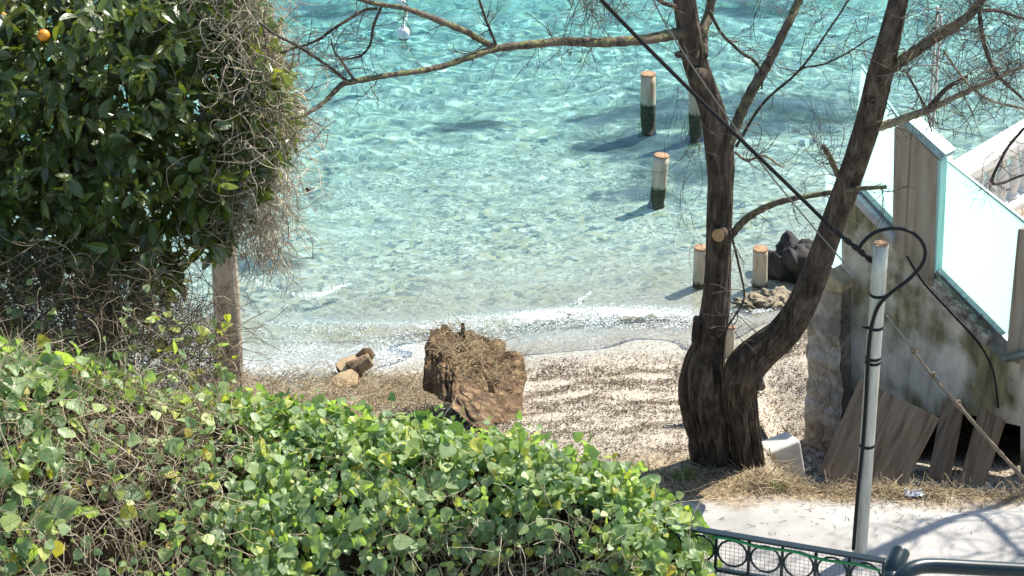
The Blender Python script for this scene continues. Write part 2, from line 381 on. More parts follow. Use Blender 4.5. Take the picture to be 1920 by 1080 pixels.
# ------------------------------------------------------------------ bare tree with two trunks
TY = 14.62; CAV = -1.35
tb = onG(1355, 884)
tree = empty('bare_tree', tb, 'leafless tree with two dark brown trunks joined near the base, beside the path edge', 'tree')
def pl(pts, n=None, Yd=None):                               # (px, py, width px, Y) -> world polyline and radii
    a = np.array([(p[0], p[1], p[2], p[3] if len(p) > 3 else (Yd or TY)) for p in pts], float)
    n = n or max(6, 5 * len(a)); a = spline(a, n)
    P = np.array([atY(x, y, Y) for x, y, _, Y in a]); r = np.array([max(.0012, w_ * .5 * pxm(Y, y)) for x, y, w_, Y in a])
    return P, r
def bark_tube(b, P, r, n, rough=.06, lob=None, seed=0, furrow=0.0):
    ph = np.random.default_rng(seed).uniform(0, 6.28, 12); L_ = np.concatenate([[0], np.cumsum(np.linalg.norm(np.diff(P, axis=0), axis=1))])
    def lf(i, a):
        s_ = L_[i] * 7
        v = 1 + rough * (math.sin(2 * a + ph[0] + s_ * .5) + .7 * math.sin(3 * a + ph[1] - s_ * .8) + .5 * math.sin(5 * a + ph[2] + .9 * s_) + .5 * math.sin(s_ * 1.7 + ph[3]))
        if lob: v += lob(i / len(P), a)
        if furrow:
            w_ = a * 14 + 1.6 * math.sin(s_ * 1.3 + 2 * a + ph[4]) + 1.0 * math.sin(3 * a + s_ * .7 + ph[5]) + .6 * math.sin(s_ * 4.1 + 5 * a + ph[8]); w2 = a * 25 + .9 * math.sin(s_ * 5.3 + ph[9]) + 1.3 * math.sin(s_ * 1.1 + ph[6]) + math.sin(3 * a - s_ * .5 + ph[7])
            q = .6 * abs(math.sin(w_ * .5)) ** .6 + .4 * abs(math.sin(w2 * .5)) ** .6; v += furrow * (1.0 - .75 * min(1, L_[i] / 1.6)) * (q - .7)
        return v
    b.tube(local(tb, P), r, n, True, 0, lf)
b = MB()
P, r = pl([(1342, 912, 74), (1336, 850, 74), (1327, 790, 80), (1319, 730, 84), (1320, 685, 76), (1330, 640, 60), (1343, 560, 53), (1348, 450, 48), (1351, 350, 48), (1350, 300, 52), (1336, 210, 46), (1315, 150, 47), (1298, 90, 46), (1283, 0, 44), (1270, -70, 40)], 210)
bark_tube(b, P, r, 140, .025, lambda t, a: max(0, .30 - t) * (.35 * math.sin(4 * a + 1) + .3 * math.sin(7 * a + 6 * t) - .9 * max(0, math.cos(a - CAV)) ** 24 * (1 if .12 < t < .24 else .2)), 1, .34)
tr1 = b.build('trunk', BARK, tree)
b = MB()
P, r = pl([(1410, 912, 60, 14.55), (1402, 850, 54, 14.55), (1393, 790, 54, 14.54), (1386, 735, 62, 14.52), (1398, 690, 72, 14.48), (1430, 655, 64, 14.45), (1470, 622, 58, 14.4), (1503, 572, 55, 14.35), (1532, 505, 50, 14.3), (1558, 430, 48, 14.25), (1588, 350, 47, 14.2), (1610, 285, 47, 14.15), (1632, 215, 47, 14.1), (1650, 140, 48, 14.05), (1666, 80, 42, 14), (1680, 20, 38, 14), (1700, -60, 36, 14), (1722, -140, 34, 14)], 210)
bark_tube(b, P, r, 140, .03, lambda t, a: max(0, .26 - t) * (.3 * math.sin(4 * a + 2) + .3 * math.sin(8 * a + 5 * t)), 2, .34)
tr2 = b.build('trunk', BARK, tree)
b = MB(); P, r = pl([(1306, 665, 14, 14.6), (1307, 630, 20, 14.58), (1310, 594, 19, 14.6)], 24); bark_tube(b, P, r, 30, .08, None, 6, .25); b.build('dead_stub', BARK, tree)
b = MB(); P, r = pl([(1405, 700, 40, 14.46), (1420, 716, 30, 14.42), (1430, 728, 14, 14.42)], 24); bark_tube(b, P, r, 30, .16, None, 8, .3); b.build('burl', BARK, tree)
LIMBS = [   # name, [(px, py, width, Y)...], material
 ('branch', [(1296, 58, 22, 14.62), (1252, 66, 21, 14.5), (1200, 74, 19, 14.3), (1130, 79, 18, 14.2), (1060, 77, 17, 14.1), (1000, 82, 16, 14), (930, 90, 15, 13.9), (880, 107, 13, 13.8), (820, 126, 11, 13.7), (740, 139, 10, 13.6), (670, 150, 11, 13.5), (650, 156, 10, 13.5), (622, 184, 8, 13.4), (592, 205, 7, 13.3), (560, 216, 6, 13.2)], 0),
 ('branch', [(925, 88, 13, 13.9), (900, 75, 12, 13.9), (870, 58, 12, 13.85), (800, 30, 11, 13.8), (760, 16, 10, 13.7), (700, 4, 9, 13.7), (640, -16, 8, 13.6)], 0),
 ('branch', [(652, 154, 7, 13.5), (620, 126, 6, 13.5), (570, 90, 6, 13.5), (530, 64, 5, 13.5), (495, 35, 4, 13.5)], 1),
 ('branch', [(708, 16, 6, 13.7), (680, 20, 6, 13.7), (630, 50, 6, 13.6), (590, 75, 5, 13.6), (520, 98, 4, 13.6)], 1),
 ('branch', [(716, 10, 6, 13.7), (700, 50, 6, 13.7), (692, 84, 5, 13.7), (670, 106, 5, 13.7), (632, 112, 3, 13.7)], 1),
 ('branch', [(664, 150, 6, 13.5), (645, 120, 5, 13.5), (630, 95, 4, 13.5), (622, 66, 3, 13.5)], 1),
 ('branch', [(930, 84, 6, 13.9), (912, 40, 5, 13.9), (894, -5, 5, 13.9)], 1),
 ('branch', [(1364, 275, 24, 14.6), (1385, 222, 22, 14.7), (1410, 170, 21, 14.7), (1440, 120, 19, 14.8), (1475, 50, 17, 14.8), (1500, 0, 15, 14.9), (1525, -60, 13, 14.9)], 0),
 ('branch', [(1318, 105, 22, 14.6), (1318, 60, 20, 14.7), (1328, 20, 18, 14.8), (1340, -40, 16, 14.8)], 0),
 ('branch', [(1372, 440, 16, 14.6), (1400, 410, 15, 14.5), (1440, 386, 13, 14.4), (1490, 372, 11, 14.3), (1540, 364, 10, 14.3), (1600, 357, 9, 14.1), (1662, 353, 7, 14)], 0),
 ('branch', [(1640, 240, 20, 14.1), (1675, 230, 17, 14.1), (1700, 220, 16, 14.05), (1740, 205, 14, 14), (1790, 180, 12, 14), (1835, 158, 10, 13.9), (1900, 130, 7, 13.8), (1960, 112, 5, 13.8)], 2),
 ('branch', [(1655, 140, 26, 14.05), (1690, 115, 23, 14), (1740, 80, 21, 13.9), (1790, 45, 18, 13.8), (1825, 12, 17, 13.8), (1850, -40, 15, 13.7)], 0),
 ('branch', [(1582, 350, 12, 14.2), (1562, 305, 11, 14.2), (1547, 272, 8, 14.2)], 0),
 ('branch', [(1330, 20, 7, 14.7), (1352, 60, 6, 14.7), (1385, 92, 6, 14.7), (1410, 108, 6, 14.7), (1425, 130, 5, 14.7), (1432, 160, 4, 14.7)], 1),
 ('branch', [(1368, 430, 5, 14.5), (1386, 500, 5, 14.45), (1396, 560, 4, 14.4), (1372, 605, 4, 14.4), (1345, 640, 3, 14.4)], 1),
 ('branch', [(1380, 275, 6, 14.6), (1430, 195, 5, 14.6), (1500, 130, 5, 14.6), (1560, 50, 4, 14.6), (1606, -20, 4, 14.6)], 1),
 ('branch', [(1378, 285, 6, 14.6), (1400, 300, 5, 14.6), (1430, 290, 5, 14.6), (1462, 312, 3, 14.6)], 2),
 ('branch', [(1500, 128, 4, 14.6), (1560, 115, 4, 14.5), (1640, 70, 3, 14.5)], 1),
 ('branch', [(1742, 204, 12, 14), (1775, 165, 9, 14), (1810, 140, 7, 13.9)], 1),
 ('branch', [(1835, 10, 9, 13.8), (1845, 80, 8, 13.8), (1870, 140, 7, 13.8), (1930, 195, 5, 13.8)], 1),
 ('branch', [(1822, 20, 7, 13.8), (1870, 20, 6, 13.7), (1935, 40, 5, 13.7)], 1),
 ('branch', [(1920, 240, 6, 13.6), (1885, 285, 6, 13.6), (1862, 345, 6, 13.6), (1925, 325, 5, 13.7)], 1),
 ('branch', [(1925, 205, 6, 13.7), (1850, 185, 5, 13.7), (1800, 140, 5, 13.8), (1770, 95, 5, 13.8)], 2),
 ('branch', [(1700, 135, 5, 14), (1730, 195, 4, 14), (1745, 250, 3, 14)], 1),
 ('branch', [(1265, 12, 9, 14.5), (1240, 4, 8, 14.4), (1210, -20, 7, 14.4)], 1),
]
anchors = []
for nm, pts, mi in LIMBS:
    P, r = pl(pts, 7 * len(pts)); b = MB()
    P = P + np.cumsum(rng.normal(0, .0016, P.shape), 0) * np.linspace(0, 1, len(P))[:, None]
    r = r * (1 + .08 * np.sin(np.arange(len(r)) * 1.9 + rng.uniform(0, 6)))
    big_ = r[0] > .012
    bark_tube(b, P, r, 12 if big_ else 6, .05, None, int(rng.integers(1e6)))
    b.build(nm, [BARK_LIMB, TWIG, PALETWIG][mi], tree)
    anchors.append((P, r))
def cutstub(px, py, Y, dpx, dpy, wpx, light):
    p0 = atY(px, py, Y); p1 = atY(px + dpx, py + dpy, Y - .05); b = MB(); rr = wpx * .5 * pxm(Y)
    b.tube(local(tb, [p0 + (0, .05, 0), p0 * .3 + p1 * .7, p1]), [rr * 1.15, rr * 1.08, rr], 14, True)
    o = b.build('cut_stub', BARK, tree)
    if light:
        d_ = (p1 - p0) / np.linalg.norm(p1 - p0); b = MB(); b.tube(local(tb, [p1, p1 + d_ * .004]), [rr * .88, rr * .86], 16, True); b.build('cut_face', plain('fresh_cut_wood', (.52, .30, .13), .8, 0, .4, 40), o, False)
cutstub(1352, 437, 14.56, -5, 4, 28, True); cutstub(1316, 140, 14.56, -14, 2, 26, False); cutstub(1286, 104, 14.58, -16, -2, 12, False)
# twigs
tw = Strands()
def twig(p, d, L, r0, lvl, droop, S=None):
    S = S or tw
    n = max(5, int(L / .03)); P = wander(p, d, L, n, .30, droop)
    S.add(local(tb, P), np.linspace(r0, max(.0009, r0 * .45), len(P)), k=4)
    if lvl > 0:
        for k_ in range(rng.integers(2, 6)):
            i = int(rng.integers(1, len(P) - 1)); dd = norm(P[i + 1] - P[i]) + rng.normal(0, .75, 3); twig(P[i], dd, L * rng.uniform(.25, .6), r0 * .6, lvl - 1, droop, S)
for li, (P, r) in enumerate(anchors):
    n = int(len(P) * (.22 if li < 2 else .34)) + 2
    for k_ in range(n):
        i = int(rng.integers(2, len(P) - 1)); dd = norm(P[i] - P[i - 1]) * .6 + rng.normal(0, .8, 3) + np.array((0, -.1, .1))
        twig(P[i], dd, rng.uniform(.08, .30), rng.uniform(.0016, .0032), 1, .02)
def twigs_from(px, py, Y, n, L, droop, d0=(0, 0, -1), spread=.6, r=.0022, lvl=2, S=None):
    for k_ in range(n):
        p = atY(px + rng.normal(0, 14), py + rng.normal(0, 6), Y + rng.normal(0, .06))
        twig(p, np.array(d0) + rng.normal(0, spread, 3), L * rng.uniform(.5, 1.2), r, lvl, droop, S)
for px, n, L in ((1065, 5, .26), (1085, 7, .32), (1110, 7, .34), (1130, 5, .28), (1150, 3, .22)): twigs_from(px, -6, 14.1, n, L, .10)
twigs_from(1112, 84, 14.15, 3, .42, .14, r=.0018, lvl=1); twigs_from(1070, 80, 14.1, 4, .16, .08)
twigs_from(690, 152, 13.5, 3, .20, .10, lvl=1)
for px in (1150, 1185, 1240, 1262): twigs_from(px, 84, 14.3, 1, .5, .10, r=.0012, lvl=1)
for px, py in ((1290, 215), (1305, 270), (1290, 330), (1280, 160)): twigs_from(px, py, 14.5, 2, .55, .11, (-.15, 0, -1), .25, .0018, 1)
for px, py in ((1600, 20), (1560, 10), (1640, 30), (1420, 20), (1450, -5), (1530, -10), (1590, 90)): twigs_from(px, py, 14.3, 3, .42, .03, (0, 0, -.6), .9, .002, 2)
for k_ in range(105):
    twigs_from(rng.uniform(1720, 1960), rng.uniform(-30, 180), rng.uniform(13.4, 14.2), 1, rng.uniform(.25, .55), .03, (-.5, 0, -.4), .9, rng.uniform(.0016, .0034), 2)
for k_ in range(16):
    twigs_from(rng.uniform(1840, 1980), rng.uniform(150, 300), rng.uniform(13.4, 14.0), 1, rng.uniform(.2, .4), .02, (-.8, 0, -.1), .7, .0022, 1)
for px, py in ((1545, 275), (1552, 285), (1560, 300)): twigs_from(px, py, 14.2, 4, .3, -.04, (-.4, 0, .8), .6, .002, 1)
for px, py in ((1470, 330), (1520, 300), (1600, 330), (1540, 420)): twigs_from(px, py, 14.2, 2, .3, -.02, (-.3, 0, .7), .7, .0016, 1)
for pts, r0, r1 in (([(2.02, 14.0, 4.8), (2.8, 14.4, 4.95), (3.5, 14.9, 4.4), (4.0, 15.3, 4.3), (4.5, 15.7, 4.4), (5.2, 16.3, 4.5)], .050, .032), ([(3.5, 14.9, 4.4), (3.6, 14.6, 4.35), (3.45, 14.2, 4.4), (3.2, 13.9, 4.5)], .024, .008), ([(4.0, 15.3, 4.3), (4.0, 14.9, 4.2), (4.1, 14.5, 4.25), (4.4, 14.1, 4.4)], .020, .007), ([(4.6, 15.8, 4.4), (4.7, 15.3, 4.3), (5.0, 14.8, 4.35), (5.1, 14.3, 4.5)], .020, .008), ([(2.8, 14.4, 4.95), (2.75, 14.7, 4.5), (2.95, 14.9, 4.35), (3.3, 14.7, 4.5)], .018, .007), ([(1.75, 14.9, 4.5), (2.3, 15.1, 5.0), (3.0, 15.2, 5.2), (3.9, 15.0, 5.4)], .03, .012)):
    P = spline(np.array(pts), 30); b = MB(); bark_tube(b, P, np.linspace(r0, r1, 30), 10, .05, None, 3); b.build('branch', BARK_LIMB, tree)
    for k_ in range(26):
        i = int(rng.integers(4, 29)); twig(P[i], norm(P[i] - P[i - 1]) * .7 + rng.normal(0, .8, 3), rng.uniform(.3, .8), rng.uniform(.004, .008), 2, .02)
tw.build('twigs', stem_mat('twig_tone', (.035, .026, .02), (.085, .065, .05), (.26, .21, .15)), tree)

# ------------------------------------------------------------------ weathered post, citrus tree, dry vines
p0 = onG(430, 702); ptop = atY(416, 380, p0[1]); rr = 27 * pxm(p0[1])
post = MB(); zs = np.linspace(0, 1, 30)
P = np.array([p0 * (1 - t) + ptop * t + (0.006 * math.sin(5 * t), 0, 0) for t in zs]); P[0] -= (0, 0, .1)
post.tube(P, rr * (1 - .14 * zs), 20, True, 0, lambda i, a: 1 + .02 * math.sin(3 * a + i * .3) + .012 * math.sin(9 * a))
tag(post.build('wooden_post', bark_mat('weathered_wood', (.19, .16, .12), (.34, .29, .22), (.48, .42, .33), 0, 26)), 'smooth weathered pale wooden post standing at the water edge under dark foliage', 'post')

CY = 14.2
ct = np.array((atY(180, 500, CY)[0], CY, 1.38))
citrus = empty('citrus_tree', ct, 'dense dark green citrus tree with glossy leaves and a few orange fruits', 'tree')
edge_y = [-160, 0, 60, 130, 200, 260, 300, 340, 400, 450, 470, 520, 580, 640, 690]
edge_x = [450, 478, 505, 525, 545, 545, 525, 470, 445, 420, 380, 340, 320, 200, 120]
b = MB(); Ptk = np.array([ct - (0, 0, .1), ct + (.03, .02, .9), ct + (-.06, .05, 1.8), ct + (.05, 0, 2.7), ct + (0, 0, 3.6)])
b.tube(local(ct, spline(Ptk, 24)), np.linspace(.09, .03, 24), 12); b.build('trunk', BARK, citrus)
cl = []; 
while len(cl) < 2300:
    px = rng.uniform(-330, 560); py = rng.uniform(-170, 690); ex = np.interp(py, edge_y, edge_x)
    if px > ex - 8: continue
    if py > 480 and rng.random() < .84: continue
    dep = min(1.0, (ex - px) / 160) ; y = CY + rng.uniform(-1.0, 1.5) * (.25 + .75 * dep) * (1 if py < 450 else .7)
    base_ = atY(px, py, CY); cl.append((base_[0], y, base_[2]))
cl = np.array(cl); LP = []; LA = []; LN = []; LL = []; ctw = Strands()
for c in cl:
    out = norm(np.array((c[0] - ct[0], (c[1] - CY) * 1.3, (c[2] - 3.6) * .5)) + rng.normal(0, .4, 3)); d = norm(out + np.array((0, -.2, .15)) + rng.normal(0, .5, 3))
    L = rng.uniform(.12, .26); P = wander(c - d * L * .6, d, L, 6, .2, .03); ctw.add(local(ct, P), np.linspace(.0030, .0014, 7), rng.uniform(0, .5))
    for k_ in range(rng.integers(7, 13)):
        t = rng.uniform(.1, 1); i = min(5, int(t * 6)); LP.append(P[i] + rng.normal(0, .006, 3))
        a = d * .45 + rng.normal(0, .75, 3) + np.array((0, 0, -.45)); LA.append(a); LN.append(np.array((.1, -.25, .9)) + rng.normal(0, .45, 3)); LL.append(rng.uniform(.06, .125))
LP = local(ct, np.array(LP)); rn = np.clip(rng.beta(2, 2.4, len(LP)), 0, 1)
leaves('crown', LEAF_C, LP, np.array(LA), np.array(LN), np.array(LL), rn, CITRUS, citrus)
for k_ in range(1100):                                      # inner limbs and dead twigs
    py = rng.uniform(-150, 690) if k_ < 400 else rng.uniform(430, 690); ex = np.interp(py, edge_y, edge_x); px = rng.uniform(-300, ex - 10); c = atY(px, py, CY + rng.uniform(-.2, .8))
    ctw.add(local(ct, wander(c, rng.normal(0, 1, 3), rng.uniform(.15, .5), 10, .35)), np.linspace(.004, .0015, 11), rng.uniform(0, .55))
ctw.build('twigs', BROWN, citrus)
om = plain('orange_peel', (.75, .28, .02), .4, 0, .15, 60, .5, None, .2)
for px, py, Y in ((82, 66, 13.28), (4, 34, 13.3), (-40, 240, 13.4)):
    b = MB(); c = local(ct, atY(px, py, Y)); n = 14
    b.tube([c + (0, 0, .029 * math.cos(t)) for t in np.linspace(0.05, math.pi - .05, n)], [.031 * math.sin(t) for t in np.linspace(.05, math.pi - .05, n)], 16, True); b.build('orange_fruit', om, citrus)

vine = empty('dry_vine', atY(470, 300, CY), 'pale dry leafless vine tangle hanging over the right edge of the dark citrus tree', 'vine'); v0 = np.array(vine.location)
st = Strands()
for k_ in range(1500):
    py = rng.uniform(-120, 430); ex = np.interp(py, edge_y, edge_x)
    px = ex + 14 - abs(rng.normal(0, 62)) if py < 320 else rng.uniform(430, 520)
    if rng.random() < .5: px = ex - rng.uniform(0, 60)
    Y = CY - .15 + rng.normal(0, .16) + (.0 if px > ex - 60 else -.35 - .002 * (ex - 60 - px))
    d = np.array((rng.normal(0, .9), rng.normal(0, .35), rng.normal(-.35, .6)))
    L = rng.uniform(.12, .5); st.add(local(v0, wander(atY(px, py, Y), d, L, 14, .42, .06)), rng.uniform(.0013, .0028), None)
for k_ in range(330):                                      # hanging skirt
    t = rng.random(); px = rng.normal(495, 22) ; py = rng.uniform(300, 470)
    st.add(local(v0, wander(atY(px, py, CY + rng.normal(0, .15)), (rng.normal(.05, .4), rng.normal(0, .3), -1), rng.uniform(.15, .42), 14, .36, .10)), rng.uniform(.0010, .0022))
for k_ in range(70):                                       # stray loops to the right
    px = rng.uniform(510, 560); py = rng.uniform(220, 420)
    st.add(local(v0, wander(atY(px, py, CY + rng.normal(0, .15)), (rng.normal(.5, .5), rng.normal(0, .3), rng.normal(-.3, .6)), rng.uniform(.12, .36), 14, .4, .09)), rng.uniform(.0008, .0014))
st.build('tangle', DRY, vine)
n = 520; e_y = rng.uniform(-100, 330, n); e_x = np.interp(e_y, edge_y, edge_x) - np.abs(rng.normal(0, 55, n)) + 10
LP = np.array([atY(x, y, CY - .2 + rng.normal(0, .15)) for x, y in zip(e_x, e_y)])
leaves('leaves', LEAF_C, local(v0, LP), rng.normal(0, 1, (n, 3)) + np.array((.3, 0, -.7)), rng.normal(0, .6, (n, 3)) + np.array((.3, -.5, .6)), rng.uniform(.05, .10, n), rng.uniform(.45, 1, n), CITRUS, vine)
lw = wander(atY(575, 352, CY), (.1, 0, -.3), .03, 4, .1); b = MB(); b.tube(local(v0, lw), [.004, .012, .014, .010, .003], 8); b.build('dead_leaf', BROWN, vine)

# ------------------------------------------------------------------ climbing hedge in front
HX = [-420, -200, 0, 200, 400, 520, 650, 800, 950, 1130, 1240, 1300, 1335]
HYp = [590, 630, 668, 712, 752, 774, 790, 804, 832, 886, 940, 995, 1055]
HYw = [11.6, 11.7, 11.8, 12.0, 12.2, 12.3, 12.35, 12.4, 12.35, 12.2, 12.08, 11.95, 11.85]
def crest(u):
    Y = np.interp(u, HX, HYw); return atY(u, np.interp(u, HX, HYp), Y)
def hedge_pt(u, v, bump_=True):                             # v = metres along the profile: <0 behind the crest, >0 towards the camera
    c = crest(u); st_ = np.interp(u, [200, 600, 900], [0.10, .55, 1.0])
    dy = np.interp(v, [-.8, -.3, 0, .35, .7, 1.0, 1.5, 2.2], [.35, .25, 0, -.34, -.62 + .1 * st_, -.84 + .25 * st_, -1.2 + .5 * st_, -1.65 + .8 * st_])
    dz = np.interp(v, [-.8, -.3, 0, .35, .7, 1.0, 1.5, 2.2], [-.75, -.2, 0, -.05 - .06 * st_, -.18 - .2 * st_, -.36 - .25 * st_, -.75 - .3 * st_, -1.25 - .35 * st_])
    p = c + np.array((0, dy, dz))
    if bump_: q = float(fbm(p[0], p[1] * 1.3, 17, 3, .9)); p = p + np.array((0, -.02, .055)) * q
    return p
h0 = np.array((0.0, 11.9, 1.38))
hedge = empty('climber_hedge', h0, 'sprawling hedge of green heart-shaped leaves and brown dead stems in the foreground', 'hedge')
us = np.linspace(-420, 1315, 120); vs = np.linspace(-.8, 2.2, 40)
V = np.array([[hedge_pt(u, v) + np.array((0, .10, -.16)) + rng.normal(0, .012, 3) for u in us] for v in vs]).reshape(-1, 3)
i = np.arange(40 * 120).reshape(40, 120); F = np.stack([i[:-1, :-1], i[1:, :-1], i[1:, 1:], i[:-1, 1:]], -1).reshape(-1, 4)
mm = Mat('core_dark', .95, spec=.1); nn = mm.noise(38, 6, mm.mapped((1, 1, .4)), .7); mm.color(mm.ramp(nn, [(.35, (.015, .010, .006)), (.55, (.06, .042, .025)), (.75, (.16, .12, .075))])).bump(nn, 1, .03)
mesh_obj('dark_core', local(h0, V), F, mm.m, hedge)  # added dark sheet under the leaves, blocks light and stands in for inner shade
LP = []; LA = []; LN = []; LL = []; RN = []
while len(LP) < 14500:
    u = rng.uniform(-420, 1325); v = rng.uniform(-.55, 2.0)
    p = hedge_pt(u, v); q = float(fbm(p[0], p[1] + p[2], 5, 3, .8))
    dens = .85 + .5 * q
    ue = u + 70 * q
    if v > -.12: dens *= np.interp(ue, [-60, 110, 180, 310, 420, 520], [.34, .30, .09, .09, .45, 1.0])
    elif u < 120: dens *= .4
    if v > .2 and u > 420: dens *= .35 + .65 * smooth((float(fbm(p[0] * 1.4, (p[1] + p[2]) * 1.4, 6, 3, 1.3)) + .25) / .35)
    if u > 720 and v > .55: dens *= .42 + .5 * (q > .25)
    if rng.random() > dens: continue
    p2 = hedge_pt(u, v + .05); tang = norm(p2 - p); nr = norm(np.cross(np.array((1., 0, 0)), tang)); nr = nr if nr[2] > 0 or nr[1] < 0 else -nr
    off = rng.normal(.0, .055); LP.append(p + nr * off + (rng.normal(0, .02), 0, 0))
    LN.append(nr * .8 + np.array((.15, -.1, .55)) + rng.normal(0, .42, 3)); LA.append(tang * .8 + rng.normal(0, .65, 3) + np.array((0, 0, -.25)))
    LL.append(np.clip(rng.lognormal(-3.20, .40), .016, .10) * (1.45 if u < 150 else 1.04)); RN.append(np.clip(rng.beta(2, 2.3) * .93 - (.05 if off < 0 else -.03) , 0, .93) if rng.random() < .955 else rng.uniform(.9, 1))
leaves('leaves', LEAF_I, local(h0, np.array(LP)), np.array(LA), np.array(LN), np.array(LL), np.array(RN), IVY, hedge)
st = Strands()
for k_ in range(5600):
    dense = rng.random(); u = rng.uniform(-120, 450) if dense < .5 else (rng.uniform(700, 1290) if dense < .75 else rng.uniform(-420, 1310)); v = rng.uniform(.35, 1.9) if .5 < dense < .75 else rng.uniform(-.5, 2.0)
    p = hedge_pt(u, v) + np.array((0, 0, rng.uniform(-.08, .02))); t_ = norm(hedge_pt(u, v + .1) - p)
    st.add(local(h0, wander(p, t_ * rng.choice([-1, 1]) + rng.normal(0, .6, 3), rng.uniform(.08, .42), 12, .24, .02)), rng.uniform(.0007, .0024))
for k_ in range(60):                                       # shoots standing above the crest
    u = rng.uniform(-100, 1280); p = hedge_pt(u, rng.uniform(-.15, .2)); st.add(local(h0, wander(p, (rng.normal(0, .6), rng.normal(0, .3), 1), rng.uniform(.08, .28), 10, .3, .06)), rng.uniform(.001, .0018))
st.build('stems', stem_mat('pale_stem', (.12, .09, .055), (.38, .31, .20), (.62, .54, .40)), hedge)
# brushwood between the citrus tree and the hedge
bl = atY(250, 640, 13.3); brush = empty('dry_brushwood', bl, 'tangle of dry brown brushwood under the dark citrus tree, left of the wooden post', 'brushwood'); st = Strands()
for k_ in range(3800):
    px = rng.uniform(-250, 430); py = np.interp(px, [-250, 0, 300, 430], [560, 600, 640, 690]) + rng.normal(0, 62)
    if px > 330 and py < 560: continue
    st.add(local(bl, wander(atY(px, py, 13.3 + rng.normal(0, .3)), (rng.normal(0, .8), rng.normal(0, .4), rng.normal(.2, .9)), rng.uniform(.10, .40), 11, .34, .02)), rng.uniform(.0009, .0024))
st.build('stems', stem_mat('brush_stem', (.03, .021, .013), (.13, .092, .055), (.40, .32, .21)), brush)
n = 260; LP = np.array([atY(x, np.interp(x, [-250, 0, 300, 440], [600, 630, 650, 690]) + rng.normal(0, 45), 13.1 + rng.normal(0, .25)) for x in rng.uniform(-250, 440, n)])
leaves('leaves', LEAF_I, local(bl, LP), rng.normal(0, 1, (n, 3)) + np.array((0, 0, -.4)), rng.normal(0, .5, (n, 3)) + np.array((.2, -.3, .8)), rng.uniform(.03, .07, n), rng.uniform(.4, .97, n), IVY, brush)

# ------------------------------------------------------------------ weathered boundary wall with frosted glass
WA = atY(1577, 860, 16.55); WB = atY(1900, 930, 15.6)
wd = np.array((WB[0] - WA[0], WB[1] - WA[1], 0)); wd /= np.linalg.norm(wd); wn = np.array((-wd[1], wd[0], 0.0))
if wn[1] < 0: wn = -wn
def W(px, py, off=0.0):
    d = ray(px, py); o = np.array((0, 0, CAM_Z)); t = np.dot(WA + wn * off - o, wn) / np.dot(d, wn); return o + d * t
def slab(b, pts, off, th, org):
    f = [W(x, y, off) for x, y in pts]; n = len(f); v = f + [p + wn * th for p in f]
    b.add(local(org, v), [tuple(range(n)), tuple(range(2 * n - 1, n - 1, -1))] + [(i, i + n, (i + 1) % n + n, (i + 1) % n) for i in range(n)])
def slab_obj(name, pts, off, th, mat, parent, org, bev=.006):
    b = MB(); slab(b, pts, off, th, org); o = b.build(name, mat, parent, False)
    bm = bmesh.new(); bm.from_mesh(o.data); bmesh.ops.recalc_face_normals(bm, faces=bm.faces); bm.to_mesh(o.data); bm.free()
    if bev: bevel(o, bev)
    return o
m = Mat('mossy_concrete', .9, spec=.2)
v = m.mapped((5, 5, 1.1)); n1 = m.noise(1.6, 7, v, .62, .4); n2 = m.noise(2.2, 5); n3 = m.noise(30, 5)
c = m.ramp(n1, [(.30, (.24, .22, .17)), (.48, (.52, .49, .42)), (.70, (.70, .67, .59))])
c = m.mix(m.ramp(n2, [(.44, (0, 0, 0)), (.58, (.9, .9, .9))]), c, m.ramp(m.noise(4, 6, v), [(.35, (.06, .062, .025)), (.65, (.26, .255, .12))]))
c = m.mix(m.ramp(m.noise(1.3, 8, m.mapped((9, 9, .7)), .7), [(.60, (0, 0, 0)), (.72, (.6, .6, .6))]), c, (.07, .06, .05))
zl = m.node('ShaderNodeSeparateXYZ', {0: m.tc}).outputs[2]; c = m.mix(m.node('ShaderNodeMapRange', {0: m.math('ADD', zl, m.math('MULTIPLY', m.noise(5, 5), .3)), 1: .62, 2: .38}).outputs[0], c, (.055, .045, .032)); m.color(c).bump(m.math('ADD', n1, m.math('MULTIPLY', n3, .4)), .6, .01); MOSSY = m.m  # wall foot painted darker to deepen the shade behind the boards
m = Mat('weathered_concrete', .9, spec=.2)
v = m.mapped((6, 6, .9)); n1 = m.noise(1.5, 7, v, .6, .3)
c = m.ramp(n1, [(.28, (.15, .125, .09)), (.5, (.32, .28, .215)), (.75, (.43, .39, .32))])
c = m.mix(m.ramp(m.noise(1.1, 6, m.mapped((14, 14, .5))), [(.58, (0, 0, 0)), (.68, (.75, .75, .75))]), c, (.12, .085, .05))
m.color(c).bump(n1, .5, .008); PILLARC = m.m
m = Mat('frosted_glass', .35, spec=.5); m.p.inputs['Base Color'].default_value = (.78, .84, .83, 1)
tr = m.node('ShaderNodeBsdfTranslucent', {'Color': (.72, .93, .90, 1)}); mx = m.node('ShaderNodeMixShader', {0: .72, 1: m.p.outputs[0], 2: tr.outputs[0]}); m.link(mx.outputs[0], m.out.inputs[0]); FROST = m.m
TEAL = plain('glass_edge', (.34, .62, .60), .2, 0, .2, 10, .6)
m = Mat('turquoise_mosaic', .35); bt = m.node('ShaderNodeTexBrick', {'Vector': m.mapped((1, 1, 1)), 'Scale': 55.0, 'Color1': (.16, .42, .40, 1), 'Color2': (.30, .58, .55, 1), 'Mortar': (.55, .60, .58, 1), 'Mortar Size': .03, 'Brick Width': .5, 'Row Height': .5}); m.color(bt.outputs[0]); MOSAIC = m.m
bw = np.array((*WA[:2], .3))
wall = empty('boundary_wall', bw, 'grey mossy concrete wall with sloping top, standing behind the leaning boards', 'wall')
